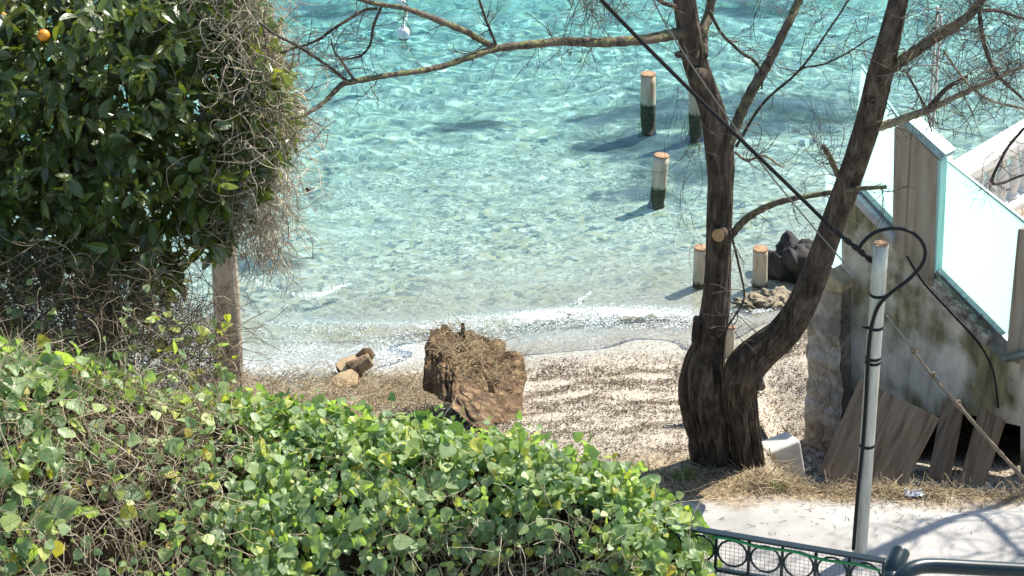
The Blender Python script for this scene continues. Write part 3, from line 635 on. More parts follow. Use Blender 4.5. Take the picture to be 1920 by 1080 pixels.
slab_obj('wall_face', [(1577, 350), (1850, 642), (1886, 668), (1990, 720), (1990, 1075), (1912, 1062), (1912, 800), (1800, 775), (1690, 790), (1690, 1018), (1577, 1000)], 0, .22, MOSSY, wall, bw, .01)
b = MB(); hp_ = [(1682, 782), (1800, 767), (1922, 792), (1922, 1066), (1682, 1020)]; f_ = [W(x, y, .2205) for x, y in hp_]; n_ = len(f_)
b.add(local(bw, f_ + [p + wn * .55 for p in f_]), [tuple(range(n_, 2 * n_))] + [(i, (i + 1) % n_, (i + 1) % n_ + n_, i + n_) for i in range(n_)]); b.build('added_recess', plain('recess_dark', (.035, .028, .02), .95, 0, .6, 12, .1), wall, False)  # dark box behind a cut opening, added so the gaps between boards go black
pil = slab_obj('pillar', [(1676, 240), (1692, 231), (1757, 298), (1750, 546), (1672, 464)], -.025, .075, PILLARC, wall, bw)
slab_obj('cap', [(1684, 226), (1694, 219), (1773, 290), (1764, 301)], -.045, .115, plain('pale_blue_tile', (.30, .46, .48), .5, 0, .35, 30), pil, bw, .004)
slab_obj('mosaic_edge', [(1757.3, 300), (1764, 302), (1754, 512), (1750.3, 512)], -.02, .068, MOSAIC, pil, bw, 0)
slab_obj('pillar', [(1908, 430), (1990, 430), (1990, 722), (1885, 672)], -.03, .25, PILLARC, wall, bw)
slab_obj('ledge', [(1598, 361), (1672, 441), (1672, 457), (1590, 370)], -.06, .0585, plain('pale_ledge', (.42, .45, .44), .6, 0, .35, 9), wall, bw, .004)
slab_obj('ledge', [(1752, 524), (1852, 632), (1846, 650), (1745, 542)], -.075, .073, plain('dirty_ledge', (.46, .45, .41), .8, 0, .6, 14, .3, (.10, .09, .07)), wall, bw, .004)
slab_obj('channel', [(1607, 352), (1673, 420), (1673, 440), (1599, 360)], -.012, .05, STEEL, wall, bw, .004)
slab_obj('channel', [(1752, 503), (1889, 640), (1886, 684), (1846, 644), (1752, 522)], -.012, .05, STEEL, wall, bw, .004)
def pane(pts, off, label):
    f = W(*pts[-1], off); o_ = np.array(f)
    t = slab_obj('glass_panel', pts, off, .014, FROST, None, o_, .002); t.location = tuple(o_)
    tag(t, label, 'glass panel', 'frosted glass panels on the wall'); return t
ga = pane([(1766, 296), (1925, 424), (1925, 470), (1900, 560), (1889, 640), (1755, 506)], .06, 'large bright frosted glass panel between the concrete pillar and the right frame edge')
slab_obj('edge', [(1765, 292), (1926, 418), (1925, 423.5), (1766, 295.5)], .058, .018, TEAL, ga, np.array(ga.location), 0)
gb = pane([(1614, 127), (1690, 234), (1690, 300), (1690, 430), (1598, 344), (1606, 230)], .062, 'tall bright frosted glass panel behind the right trunk, left of the concrete pillar')
slab_obj('edge', [(1614, 122), (1691, 229), (1690, 233.5), (1614, 126.5)], .06, .018, TEAL, gb, np.array(gb.location), 0)
gc = pane([(1546, 323), (1577, 352), (1577, 516), (1552, 490)], .16, 'narrow bright frosted glass panel above the rubble stone wall')
slab_obj('edge', [(1550, 492), (1577, 518), (1577, 532), (1549, 505)], .155, .03, TEAL, gc, np.array(gc.location), 0)
p1, p2 = W(1884, 673, -.06), W(1990, 650, -.06); b = MB(); b.tube(local(bw, [p1, p2]), 9 * pxm(14.2), 16); b.build('handrail', STEEL, wall)
b = MB(); P = spline([W(x, y, -.085) for x, y in ((1700, 480), (1730, 528), (1780, 583), (1832, 640), (1856, 680), (1866, 715), (1872, 765))], 40); b.tube(local(bw, P), 2.2 * pxm(14.4), 6); b.build('cable', BLACKR, wall)
st = Strands()
for k_ in range(420):
    t = rng.random(); p = W(1757 + 95 * t + rng.normal(0, 3), 527 + 103 * t + rng.normal(-3, 4), -.04 + rng.normal(0, .015)); st.add(local(bw, wander(p, rng.normal(0, 1, 3) * (1, 1, .35), rng.uniform(.02, .09), 6, .3)), rng.uniform(.0008, .002))
o = st.build('leaf_debris', BROWN, wall)
# rubble stone end of the wall
sw0 = np.array((*W(1540, 860, -.12)[:2], .2)); nu, nv = 40, 90; off = -.10
m = Mat('rubble_stone', .9, spec=.2)
vv = m.voro(9, vec=m.node('ShaderNodeVectorMath', {0: m.tc, 1: m.node('ShaderNodeVectorMath', {0: m.node('ShaderNodeTexNoise', {'Scale': 6.0}).outputs['Color'], 1: (.10, .10, .10)}, operation='MULTIPLY').outputs[0]}, operation='ADD').outputs[0])
ve = m.voro(9, 'DISTANCE_TO_EDGE', vec=vv.inputs['Vector'].links[0].from_socket)
c = m.ramp(m.node('ShaderNodeSeparateColor', {0: vv.outputs['Color']}).outputs[0], [(0, (.22, .19, .16)), (.4, (.30, .265, .22)), (.7, (.36, .30, .22)), (1, (.44, .41, .36))])
c = m.mix(m.ramp(m.noise(22, 6), [(.4, (0, 0, 0)), (.7, (.6, .6, .6))]), c, (.12, .10, .08))
c = m.mix(m.ramp(m.noise(7, 6), [(.5, (0, 0, 0)), (.68, (.7, .7, .7))]), c, (.50, .48, .44)); c = m.mix(m.ramp(ve.outputs[0], [(.0, (.5, .5, .5)), (.035, (0, 0, 0))]), c, (.24, .21, .17)); m.color(c).bump(m.math('ADD', m.math('MINIMUM', ve.outputs[0], .10), m.math('MULTIPLY', m.noise(18, 7), .22)), .8, .06)
Ls = [(1533, 528), (1512, 602), (1504, 740), (1497, 870)]; Rs = [(1577, 545), (1577, 620), (1577, 745), (1577, 905)]
L_ = spline([W(x, y, off) for x, y in Ls], nv); R_ = spline([W(x, y, off) for x, y in Rs], nv)
V = []; 
for j in range(nv):
    for i_ in range(nu):
        t = i_ / (nu - 1); p = L_[j] * (1 - t) + R_[j] * t; q = float(fbm(p[0] * 3 + p[1] * 3, p[2] * 3, 9, 3, 1.1))
        V.append(p - wn * (.022 * q) + wn * (.05 * (1 - min(1, t * 9)) ** 2 + .03 * (1 - min(1, j / 6)) ** 2))
n0 = len(V); V += [p + wn * .35 for p in V]
ii = np.arange(nu * nv).reshape(nv, nu); Fq = [tuple(q) for q in np.stack([ii[:-1, :-1], ii[1:, :-1], ii[1:, 1:], ii[:-1, 1:]], -1).reshape(-1, 4)]
Fq += [tuple(x + n0 for x in reversed(f)) for f in list(Fq)]
bd = list(ii[0, ::-1]) + list(ii[1:, 0]) + list(ii[-1, 1:]) + list(ii[-2:0:-1, -1])
Fq += [(int(a), int(b_), int(b_ + n0), int(a + n0)) for a, b_ in zip(bd, bd[1:] + bd[:1])]
stw = mesh_obj('stone_wall', local(sw0, V), [tuple(map(int, f)) for f in Fq], m.m); stw.location = tuple(sw0)
tag(stw, 'rubble stone wall stub with an uneven face, left end of the concrete wall', 'wall')
cp = slab_obj('coping', [(1550, 508), (1577, 534), (1577, 550), (1530, 541)], -.125, .36, plain('sandy_coping', (.46, .38, .24), .9, 0, .45, 12), stw, sw0, .008)

# ------------------------------------------------------------------ terrace with balustrade behind the wall
tz = .62; tA = atZ(1772, 392, tz); tr_d = norm(np.array((.80, .60, 0)))
T0 = np.array((3.05, 16.3, 0)); 
m = Mat('terrace_paving', .8); vv = m.voro(5, 'DISTANCE_TO_EDGE', rand=.8); m.color(m.mix(m.ramp(vv.outputs[0], [(.02, (1, 1, 1)), (.05, (0, 0, 0))]), m.ramp(m.noise(5, 5), [(.3, (.30, .24, .18)), (.7, (.42, .36, .29))]), (.16, .12, .09)))
rp0 = atY(1752, 300, 18.6); rp1 = atY(1990, 236, 20.0); rdir = norm((rp1 - rp0) * (1, 1, 0)); rlen = np.linalg.norm((rp1 - rp0)[:2]) + 3.5
rz = .5 * (rp0[2] + rp1[2]); rb = np.array((*rp0[:2], rz - .60))
b = MB(); q = np.array((-wd[0], -wd[1], 0)); back = np.array((rdir[1], -rdir[0], 0))
c0 = rp0 * (1, 1, 0) - rdir * .05 - back * .12; c1 = c0 + rdir * 6; 
corners = [c0, c1, c1 + back * 2.6, c0 + back * 2.6]
zt = rz - .60
b.add([(x, y, zt) for x, y, _ in corners] + [(x, y, -1.5) for x, y, _ in corners], [(3, 2, 1, 0), (4, 5, 6, 7), (0, 1, 5, 4), (1, 2, 6, 5), (2, 3, 7, 6), (3, 0, 4, 7)])
kind(b.build('terrace', m.m, None, False), 'structure')
bal = empty('balustrade', rb, 'white classical balustrade with turned balusters at the far right, above the sea', 'balustrade')
def bar(b, z0, z1, hw, s0=0.0, s1=None):
    s1 = rlen if s1 is None else s1
    pr = [(-hw, z0), (hw, z0), (hw * 1.0, z0 + (z1 - z0) * .55), (hw * .75, z1), (-hw * .75, z1), (-hw, z0 + (z1 - z0) * .55)]
    v = []
    for s_ in (s0, s1):
        for o_, z_ in pr: v.append(rdir * s_ + back * o_ + np.array((0, 0, z_)))
    n = 6; b.add(v, [tuple(range(n)), tuple(range(2 * n - 1, n - 1, -1))] + [(i, i + n, (i + 1) % n + n, (i + 1) % n) for i in range(n)])
b = MB(); bar(b, .50, .62, .09); bevel(b.build('top_rail', WHITEP, bal, False), .008)
b = MB(); bar(b, .003, .075, .08); b.build('bottom_rail', WHITEP, bal, False)
first = None
for k_ in range(22):
    pos_ = rdir * (.16 + k_ * .165)
    if first is None:
        b = MB(); zz = np.array([.075, .10, .105, .13, .17, .23, .30, .36, .42, .455, .46, .50]); rrr = np.array([.055, .055, .040, .036, .050, .056, .046, .033, .028, .030, .050, .050])
        b.tube([(0, 0, z_) for z_ in zz], rrr, 18); first = b.build('baluster', WHITEP, bal); first.location = tuple(pos_); o = first
    else:
        o = first.copy(); COL.objects.link(o); o.parent = bal; o.location = tuple(pos_)
b = MB(); b.box((0, 0, .36), (.11, .11, .36)); b.box((0, 0, .745), (.135, .135, .022)); bevel(b.build('end_pier', WHITEP, bal, False), .008)

# ------------------------------------------------------------------ leaning boards
m = Mat('board_wood', .75, spec=.25); v = m.mapped((34, 2.2, 10)); n1 = m.noise(1.0, 6, v, .6, .5)
c = m.ramp(n1, [(.30, (.10, .062, .035)), (.5, (.25, .17, .10)), (.72, (.37, .27, .17))]); c = m.mix(m.ramp(m.noise(5, 4), [(.45, (0, 0, 0)), (.7, (.35, .35, .35))]), c, (.24, .20, .15)); m.color(c).bump(n1, .5, .005); BOARD = m.m
def board(quad, label, th=.018):
    p = [np.array(atY(*q_)) for q_ in quad]; o_ = p[3]; ex = norm(p[2] - p[3]); ey = norm(p[0] - p[3]); ez = norm(np.cross(ex, ey)); ey = np.cross(ez, ex)
    M_ = np.eye(4); M_[:3, 0] = ex; M_[:3, 1] = ey; M_[:3, 2] = ez; M_[:3, 3] = o_
    L = [((q_ - o_) @ ex, (q_ - o_) @ ey) for q_ in p]
    v = [(x, y, 0) for x, y in L] + [(x, y, -th) for x, y in L]
    o = mesh_obj('wood_board', v, [(3, 2, 1, 0), (4, 5, 6, 7), (0, 1, 5, 4), (1, 2, 6, 5), (2, 3, 7, 6), (3, 0, 4, 7)], BOARD, None, False)
    bm = bmesh.new(); bm.from_mesh(o.data); bmesh.ops.recalc_face_normals(bm, faces=bm.faces); bm.to_mesh(o.data); bm.free()
    o.matrix_world = Matrix(M_.tolist()); bevel(o, .003); return tag(o, label, 'board', 'wooden boards leaning on the wall')
board([(1612, 710, 15.75), (1762, 786, 15.55), (1676, 948, 15.10), (1534, 885, 15.28)], 'widest brown wooden board, leaning behind the grey steel post')
board([(1768, 746, 15.98), (1807, 757, 15.88), (1768, 962, 15.30), (1728, 952, 15.38)], 'narrow grey brown board standing right of the widest board')
board([(1836, 764, 15.80), (1888, 772, 15.70), (1826, 968, 15.22), (1782, 962, 15.28)], 'rightmost brown board, below the guy rope by the dark hollow')

# ------------------------------------------------------------------ steel post, cables, guy rope
PY = 13.42; q0 = atZ(1611, 1042, 1.38); q1 = atY(1652, 458, q0[1]); prr = 14.5 * pxm(q0[1], 540)
stp = empty('steel_post', q0, 'leaning galvanised steel post with black straps and rusty top, standing on the pale path', 'post')
m = Mat('galvanised', .38, spec=.5); m.p.inputs['Metallic'].default_value = .15; n1 = m.noise(3, 6, m.mapped((9, 9, 1.5)), .6)
m.color(m.mix(m.ramp(m.noise(1.2, 4, m.mapped((20, 20, 1))), [(.55, (0, 0, 0)), (.7, (.4, .4, .4))]), m.ramp(n1, [(.3, (.34, .35, .28)), (.55, (.50, .50, .42)), (.8, (.60, .60, .52))]), (.20, .17, .11))); GALV = m.m
pa = lambda t: q0 + (q1 - q0) * t
b = MB(); b.tube(local(q0, [pa(t) for t in np.linspace(-.05, 1, 12)]), prr, 28); b.build('tube', GALV, stp)
b = MB(); b.tube(local(q0, [pa(1.0005), pa(1.003)]), prr * .97, 28); b.build('end_cap', RUSTCAP, stp, False)
pt = lambda py: (1042 - py) / (1042 - 458)
for py in (547, 606, 662, 670, 826):
    t = pt(py); b = MB(); b.tube(local(q0, [pa(t - .0045), pa(t + .0045)]), prr * 1.05, 28); b.build('strap', BLACKR, stp)
b = MB(); b.tube(local(q0, [pa(pt(607)) + (-prr * 1.0, -.01, 0), pa(pt(607)) + (-prr * 1.7, -.02, .01)]), .006, 6); b.build('strap_tail', BLACKR, stp)
y0 = q0[1]
cab = empty('power_cable', atY(1610, 470, y0 - .05), 'thick black cable coming down to the steel post and looping along it', 'cable'); k0 = np.array(cab.location)
b = MB(); b.tube(local(k0, spline([atY(1030, -120, 12.3), atY(1130, 2, 12.5), atY(1300, 175, 12.85), atY(1460, 330, 13.15), atY(1560, 428, 13.3)], 40)), 3.8 * pxm(13), 8); b.build('span', plain('cable_sheath', (.010, .011, .012), .75, 0, .2, 10, .2), cab)
P = spline([atY(1558, 426, 13.3), atY(1590, 452, 13.34), atY(1612, 470, 13.36), atY(1636, 490, 13.38)], 60); b = MB()
b.tube(local(k0, P), 4.9 * pxm(13.3), 10, True, 0, lambda i, a: 1 + .30 * math.sin(2 * a + i * .55)); b.build('twisted_grip', BLACKR, cab)
P = spline([atY(x, y, y0 - d_) for x, y, d_ in ((1608, 470, .06), (1622, 450, .07), (1645, 434, .07), (1680, 428, .07), (1712, 437, .07), (1733, 462, .07), (1731, 492, .07), (1705, 523, .07), (1672, 548, .06), (1650, 570, .055), (1637, 600, .052), (1630, 640, .05), (1626, 700, .05), (1624, 745, .05), (1618, 830, .05), (1608, 930, .05), (1600, 1030, .05))], 120)
b = MB(); b.tube(local(k0, P), 3.7 * pxm(13.3), 10); b.build('loop', BLACKR, cab)
gy = empty('guy_wire', atY(1640, 560, y0), 'thin taut wire and knotted brown guy rope running past the steel post to lower right', 'wire'); g0 = np.array(gy.location)
b = MB(); b.tube(local(g0, spline([atY(1200, -60, 12.7), atY(1258, 62, 12.85), atY(1400, 270, 13.1), atY(1520, 420, 13.25), atY(1632, 548, y0 - .04)], 40)), 1.5 * pxm(13), 6); b.build('wire', WIRE, gy)
b = MB(); b.tube(local(g0, spline([atY(1662, 592, y0), atY(1713, 657, 13.4), atY(1752, 708, 13.38), atY(1792, 752, 13.35)], 24)), 1.8 * pxm(13), 6); b.build('wire', WIRE, gy)
P = spline([atY(1715, 660, 13.395), atY(1752, 710, 13.37), atY(1793, 755, 13.34), atY(1860, 832, 13.32), atY(1990, 975, 13.28)], 90); b = MB()
b.tube(local(g0, P), np.linspace(2.4, 4.4, 90) * pxm(13.3), 8, True, 0, lambda i, a: 1 + .18 * math.sin(2 * a + i * .9)); b.build('rope', ROPE, gy)
for px, py, s_ in ((1713, 657, 6.5), (1749, 703, 5.5), (1757, 712, 4.5), (1795, 757, 6.5)):
    b = MB(); c = local(g0, atY(px, py, 13.37)); tt = np.linspace(0, 2 * math.pi, 13); rad = s_ * pxm(13.3)
    b.tube([c + rad * np.array((.8 * math.cos(t), .5 * math.sin(2 * t), .9 * math.sin(t))) for t in tt], rad * .42, 7); b.build('knot', ROPE if s_ > 5 else WIRE, gy)

# ------------------------------------------------------------------ railing and handrail at the near side of the path
F0 = atZ(1280, 986, 2.42); F1 = atZ(1662, 1050, 2.42); fd = norm(F1 - F0); fl = np.linalg.norm(F1 - F0); fn = np.array((-fd[1], fd[0], 0))
fb = np.array((*F1[:2], 1.38)); fen = empty('iron_railing', fb, 'dark green iron railing with ring frieze and wire mesh at the lower right', 'railing')
s0 = -1.1
def fp(s_, z, o_=0.0): return F0 + fd * s_ + fn * o_ + np.array((0, 0, z - 2.42)) - fb
def fbar(b, s_a, s_b, za, zb, hw):
    v = [fp(s_, z, o_) for s_ in (s_a, s_b) for z, o_ in ((za, -hw), (za, hw), (zb, hw), (zb, -hw))]
    b.add(v, [(0, 1, 2, 3), (7, 6, 5, 4)] + [(i, i + 4, (i + 1) % 4 + 4, (i + 1) % 4) for i in range(4)])
k1 = pxm(11.8, 1010); zr = 2.42; rs = 64 * k1
b = MB(); fbar(b, s0, fl, zr - .012, zr, .022); bevel(b.build('top_rail', FENCEP, fen, False), .003)
zmid = zr - .012 - rs * 1.22
for z_ in (zmid, 1.50):
    b = MB(); fbar(b, s0, fl, z_ - .010, z_ + .006, .012); bevel(b.build('rail', FENCEP, fen, False), .002)
nb = int((fl - s0) / rs) + 1
for k_ in range(nb + 1):
    s_ = fl - .012 - k_ * rs
    if s_ < s0: break
    b = MB(); fbar(b, s_ - .007, s_ + .007, 1.42, zr - .0125, .0065); b.build('baluster', FENCEP, fen, False)
    b = MB(); c = s_ - rs / 2; rad = rs * .5 - .010; zc = (zr - .012 + zmid + .006) / 2
    b.tube([fp(c + rad * math.cos(t), zc + rad * 1.0 * math.sin(t)) for t in np.linspace(0, 2 * math.pi, 33)], .0058, 8, False); b.build('ring', FENCEP, fen)
st = Strands()
for s_ in np.arange(s0, fl, .0215): st.add([fp(s_ + .002 * math.sin(z * 9), z, .016) for z in np.linspace(1.45, zr - .03, 14)], .0011)
for z in np.arange(1.45, zr - .03, .0215): st.add([fp(s_, z, .017) for s_ in np.linspace(s0, fl, 24)], .0011)
st.build('wire_mesh', plain('grey_mesh', (.07, .075, .07), .5), fen)
b = MB(); b.tube([fp(s_, zr - .022 - .006 * math.sin(s_ * 20) - .035 * max(0, (s_ / fl) - .2), -.018) for s_ in np.linspace(.15, fl - .02, 40)], .0075, 6); b.build('tie_strap', plain('green_strap', (.02, .26, .07), .4), fen)
hr = empty('handrail', atZ(1690, 1080, 1.4), 'round dark green pipe handrail and its slanted upright at the bottom right corner', 'handrail'); hb = np.array(hr.location)
Yh = 11.25; u0 = atY(1674, 1075, Yh); u1 = atY(1689, 1034, Yh + .10); b = MB(); rr = 19 * pxm(Yh, 1040)
P = [np.array((u0[0] - .05, Yh - .25, 1.4)), u0 - (0.02, .1, .16), u0, u1]; b.tube(local(hb, spline(P, 24)), rr * .95, 24); bevel(b.build('upright', FENCEP, hr), .008)
P = spline([atY(1672, 1110, Yh - .12), atY(1690, 1082, Yh - .08), atY(1712, 1066, Yh - .04), atY(1750, 1061, Yh), atY(1850, 1066, Yh + .03), atY(2020, 1075, Yh + .06)], 60)
b = MB(); b.tube(local(hb, P), 14.5 * pxm(Yh, 1060), 24); b.build('tube', FENCEP, hr)
P = np.array((*atY(2010, 1075, Yh + .06)[:2], 0)); b = MB(); b.tube(local(hb, [P + (0, 0, 1.38), P + (0, 0, atY(2010, 1075, Yh + .06)[2])]), 12 * pxm(Yh), 16); b.build('upright', FENCEP, hr)

# ------------------------------------------------------------------ pilings, buoys, rocks
m = Mat('pile_concrete', .8, spec=.3); zc = m.node('ShaderNodeSeparateXYZ', {0: m.tc}).outputs[2]
pv = m.node('ShaderNodeVectorMath', {0: m.tc, 1: m.node('ShaderNodeVectorMath', {0: m.node('ShaderNodeObjectInfo').outputs['Location'], 1: (7.3, 5.1, 0)}, operation='MULTIPLY').outputs[0]}, operation='ADD').outputs[0]
c = m.ramp(m.noise(2.2, 6, m.mapped((9, 9, 1.6), vec=pv)), [(.3, (.34, .28, .19)), (.55, (.54, .48, .36)), (.8, (.62, .58, .49))])
c = m.mix(m.ramp(m.noise(1.4, 5, m.mapped((16, 16, 1), vec=pv)), [(.53, (0, 0, 0)), (.68, (.8, .8, .8))]), c, (.42, .22, .10))
alg = m.node('ShaderNodeMapRange', {0: m.math('ADD', zc, m.math('MULTIPLY', m.noise(22, 4), .09)), 1: .070, 2: .030}).outputs[0]
c = m.mix(alg, c, m.ramp(m.noise(25, 4), [(.35, (.016, .013, .010)), (.7, (.09, .07, .04))])); m.color(c).bump(m.noise(25, 4), .4, .01); PILE = m.m
def piling(px, ptop, pwl, wpx, label, onland=False, alg_=True):
    if onland: p = onG(px, pwl); zb = p[2] - .1
    else: p = atZ(px, pwl, 0.0); zb = float(ground_z(p[0], p[1])) - .15
    top = atY(px, ptop, p[1])[2]; rr = wpx * .5 * pxm(p[1], pwl); org = np.array((p[0], p[1], p[2] if onland else 0.0))
    if onland: org[2] -= .13
    e = empty('piling', org, label, 'piling', 'round pilings of the old jetty'); b = MB(); zz = np.linspace(zb, top, 14)
    lean = rng.normal(0, .035, 2)
    ctr = lambda z_: (lean[0] * (z_ - top), lean[1] * (z_ - top), z_ - org[2])
    b.tube([ctr(z_) for z_ in zz], [rr * (1.03 if (z_ < .06 and not onland) else 1) for z_ in zz], 24)
    o = b.build('pile_shaft', PILE, e); o.cycles.is_caustics_receiver = True
    b = MB(); b.tube([ctr(top + .0005), ctr(top + .010), ctr(top + .014)], [rr * 1.02, rr * 1.02, rr * .93], 24); b.build('rusty_top', RUSTCAP, e, False)
piling(1214, 140, 194, 28, 'farthest pale piling in open water, up and left of the tall trunk')
piling(1303, 150, 212, 27, 'piling in the water almost wholly hidden behind the upper left trunk')
piling(1239, 293, 350, 28, 'second piling out, in dark water just left of the trunk')
piling(1312, 466, 528, 26, 'pale piling at the water edge touching the left side of the trunk')
piling(1423, 468, 532, 28, 'rust-streaked piling between the two trunks, beside the black rock')
piling(1367, 615, 668, 20, 'short pale stub on the beach just right of the left trunk', True)
piling(1478, 618, 660, 15, 'thin pale stub on the beach under the right trunk', True)
def buoy(px, py, wpx, label):
    p = atZ(px, py, 0.0); e = empty('buoy', p, label, 'buoy', 'white mooring buoys'); r_ = wpx * .5 * pxm(p[1], py)
    b = MB(); zz = np.array([-.9, -.6, -.2, .25, .7, 1.2, 1.7, 2.0, 2.1, 2.5, 2.6]) * r_; q_ = np.array([.2, .55, .72, .78, .95, 1.0, .92, .6, .25, .22, .1]) * r_
    b.tube([(0, 0, z_) for z_ in zz], q_, 22); o = b.build('float', plain('buoy_white', (.80, .80, .80), .4, 0, .1, 10), e); o.cycles.is_caustics_receiver = True
    b = MB(); b.tube([(0, 0, .1 * r_), (0, 0, .55 * r_)], [r_ * .80, r_ * .84], 22, False); b.build('weed_band', SUBROCK, e)
    return e, r_
e, r_ = buoy(757, 74, 23, 'white mooring buoy floating top left of centre under the long limb'); pp = np.array(e.location)
b = MB(); far = atZ(764, 12, 0.03); b.tube(spline([(0, 0, 2.6 * r_), (.01, .06, 2.7 * r_), (far - pp) * (.5, .5, 1) + (.01, 0, .02), far - pp], 20), .0035, 6); b.build('mooring_line', plain('pale_rope', (.55, .53, .48), .8), e)
buoy(752, 14, 17, 'white mooring buoy at the top edge, half behind the long limb')
def rock(name, c, rad, seed, mat, label, cat, group=None, sub=4, amp=.35, fr=1.2, recv=True):
    bm = bmesh.new(); bmesh.ops.create_icosphere(bm, subdivisions=sub, radius=1); V = np.array([v.co[:] for v in bm.verts]); Fc = [tuple(v.index for v in f.verts) for f in bm.faces]; bm.free()
    d = 1 + amp * fbm(V[:, 0] + V[:, 2] * .7, V[:, 1] - V[:, 2] * .8, seed, 4, fr * .35) + .05 * fbm(V[:, 0] * 3 + V[:, 2], V[:, 1] * 3 - V[:, 2], seed + 1, 3, 1.0)
    o = mesh_obj(name, V * d[:, None] * np.array(rad), Fc, mat); o.location = tuple(c); o.rotation_euler[2] = seed; tag(o, label, cat, group); o.cycles.is_caustics_receiver = recv; return o
p = atZ(1492, 520, 0); rock('rock', p + (0.0, .10, .05), (.22, .18, .19), 31, DARKROCK, 'large black jagged rock at the water edge beside the stone wall', 'rock', None, 5, .6, 1.9)
for k_, (px, py, s_) in enumerate(((1400, 572, .05), (1425, 566, .06), (1450, 568, .055), (1470, 556, .07), (1444, 552, .05), (1410, 556, .045), (1485, 572, .06), (1388, 566, .04))):
    p = atZ(px, py, .03); rock('shore_stone', p, (s_ * 1.3, s_, s_ * .5), 40 + k_, TANROCK, 'low sunlit tan stone in the row of stones below the black rock', 'stone', 'tan stones at the water edge', 4, .8, 2.2)
def subrock(px, py, rad, seed, label):
    z = -.30; p = atZ(px, py, z); rock('submerged_rock', (p[0], p[1], float(ground_z(p[0], p[1])) + rad[2] * .25), rad, seed, SUBROCK, label, 'rock', None, 4, .5)

# ------------------------------------------------------------------ stump, cut wood, kerb block
sb = onG(905, 765)
stump = empty('tree_stump', sb, 'large weathered tree stump lying on the beach, its top strewn with straw', 'stump')
na = 180
def ring(pts):
    a = spline(np.array(pts + [pts[0]], float), na + 1)[:-1]; return np.array([atY(x, y, Y) for x, y, Y in a])
top = ring([(806, 652, 16.55), (812, 625, 16.75), (834, 611, 16.9), (852, 630, 16.9), (878, 617, 17.0), (925, 638, 17.0), (962, 662, 16.9), (979, 684, 16.75), (975, 712, 16.5), (945, 730, 16.3), (900, 728, 16.2), (868, 708, 16.25), (846, 690, 16.35), (822, 672, 16.45)])
mid = ring([(800, 700, 16.35), (806, 670, 16.6), (834, 660, 16.8), (852, 665, 16.9), (878, 660, 16.95), (925, 680, 16.9), (962, 700, 16.8), (976, 722, 16.55), (970, 750, 16.25), (945, 775, 15.98), (905, 765, 15.92), (868, 745, 16.05), (846, 728, 16.15), (818, 718, 16.25)])
bot = ring([(800, 735, 16.3), (812, 715, 16.5), (834, 705, 16.7), (852, 700, 16.8), (878, 700, 16.9), (925, 720, 16.8), (955, 745, 16.7), (966, 775, 16.2), (955, 815, 15.85), (938, 825, 15.75), (905, 808, 15.7), (872, 782, 15.85), (850, 762, 15.95), (820, 748, 16.15)])
V = []; nl = 64; aa = np.arange(na) * 2 * np.pi / na
sr = np.random.default_rng(12); ns = 17; sa = np.sort(sr.uniform(0, 2 * np.pi, ns)); so = sr.normal(0, .085, ns); sh = sr.normal(0, .035, ns); sw = sr.normal(0, .14, ns)
def plank(aa_, t):
    d_ = (aa_[:, None] - (sa + sw * (t - .5))[None] + np.pi) % (2 * np.pi) - np.pi; k1_ = np.where(d_ >= 0, d_, 99).argmin(1); dm = np.abs(d_).min(1)
    return so[k1_] * (1.3 - .5 * t), sh[k1_], -.16 * np.exp(-(dm / .035) ** 2)
for j in range(nl):
    t = j / (nl - 1); a = (1 - t) ** 2; b_ = 2 * t * (1 - t); c_ = t * t; ringp = bot * a + mid * b_ + top * c_
    cen = ringp.mean(0); o1, h1, g1 = plank(aa, t); w2 = 23 * aa - 2.5 * t + 1.2 * np.sin(4 * aa + 5 * t)
    f = o1 + g1 + .045 * (np.abs(np.sin(w2 / 2)) ** .6 - .7) + .05 * fbm(aa * 3, np.full(na, t * 4.0), 77, 4, .5) + .03 * fbm(aa * 9, np.full(na, t * 5.0), 78, 3, .6)
    V.append(ringp + (ringp - cen) * f[:, None])
o1, h1, g1 = plank(aa, 1.0)
crown_rng = V[-1] + np.array((0, 0, 1.)) * (h1 + .02 * np.abs(np.sin(4.5 * aa + .6)) + .018 * fbm(aa * 4, aa * 0 + 3., 79, 4, .6))[:, None]
cen = crown_rng.mean(0)
for s_, dz in ((.9, .004), (.7, -.025), (.45, -.03), (.2, -.015)):
    V.append(cen + (crown_rng - cen) * s_ + np.stack([0 * aa, 0 * aa, dz + .022 * s_ * np.sin(4 * aa + s_ * 9) + .015 * np.sin(9 * aa + 5 * s_)], -1))
V[nl - 1] = crown_rng; rows = len(V); V = np.concatenate(V); i = np.arange(rows * na).reshape(rows, na); j = np.roll(i, -1, 1)
F = np.stack([i[:-1], j[:-1], j[1:], i[1:]], -1).reshape(-1, 4); F = [tuple(map(int, f)) for f in F] + [tuple(int(x) for x in i[-1])]
mesh_obj('stump_body', local(sb, V), F, STUMPW, stump)
hol = []
st = Strands(); 
for k_ in range(900):
    q = rng.random() ** .6; a = rng.integers(0, na); p = cen + (crown_rng[a] - cen) * q * .98 + (0, 0, rng.uniform(-.012, .035)); st.add(local(sb, wander(p, rng.normal(0, 1, 3) * (1, 1, .3), rng.uniform(.03, .14), 7, .22)), rng.uniform(.0008, .0022))
st.build('straw_cover', STRAW, stump)
CUTF = plain('cut_wood', (.62, .46, .26), .8, 0, .35, 18)
def lump(i, a): return 1 + .10 * math.sin(2 * a + 1) + .08 * math.sin(3 * a + .5) + .05 * math.sin(7 * a)
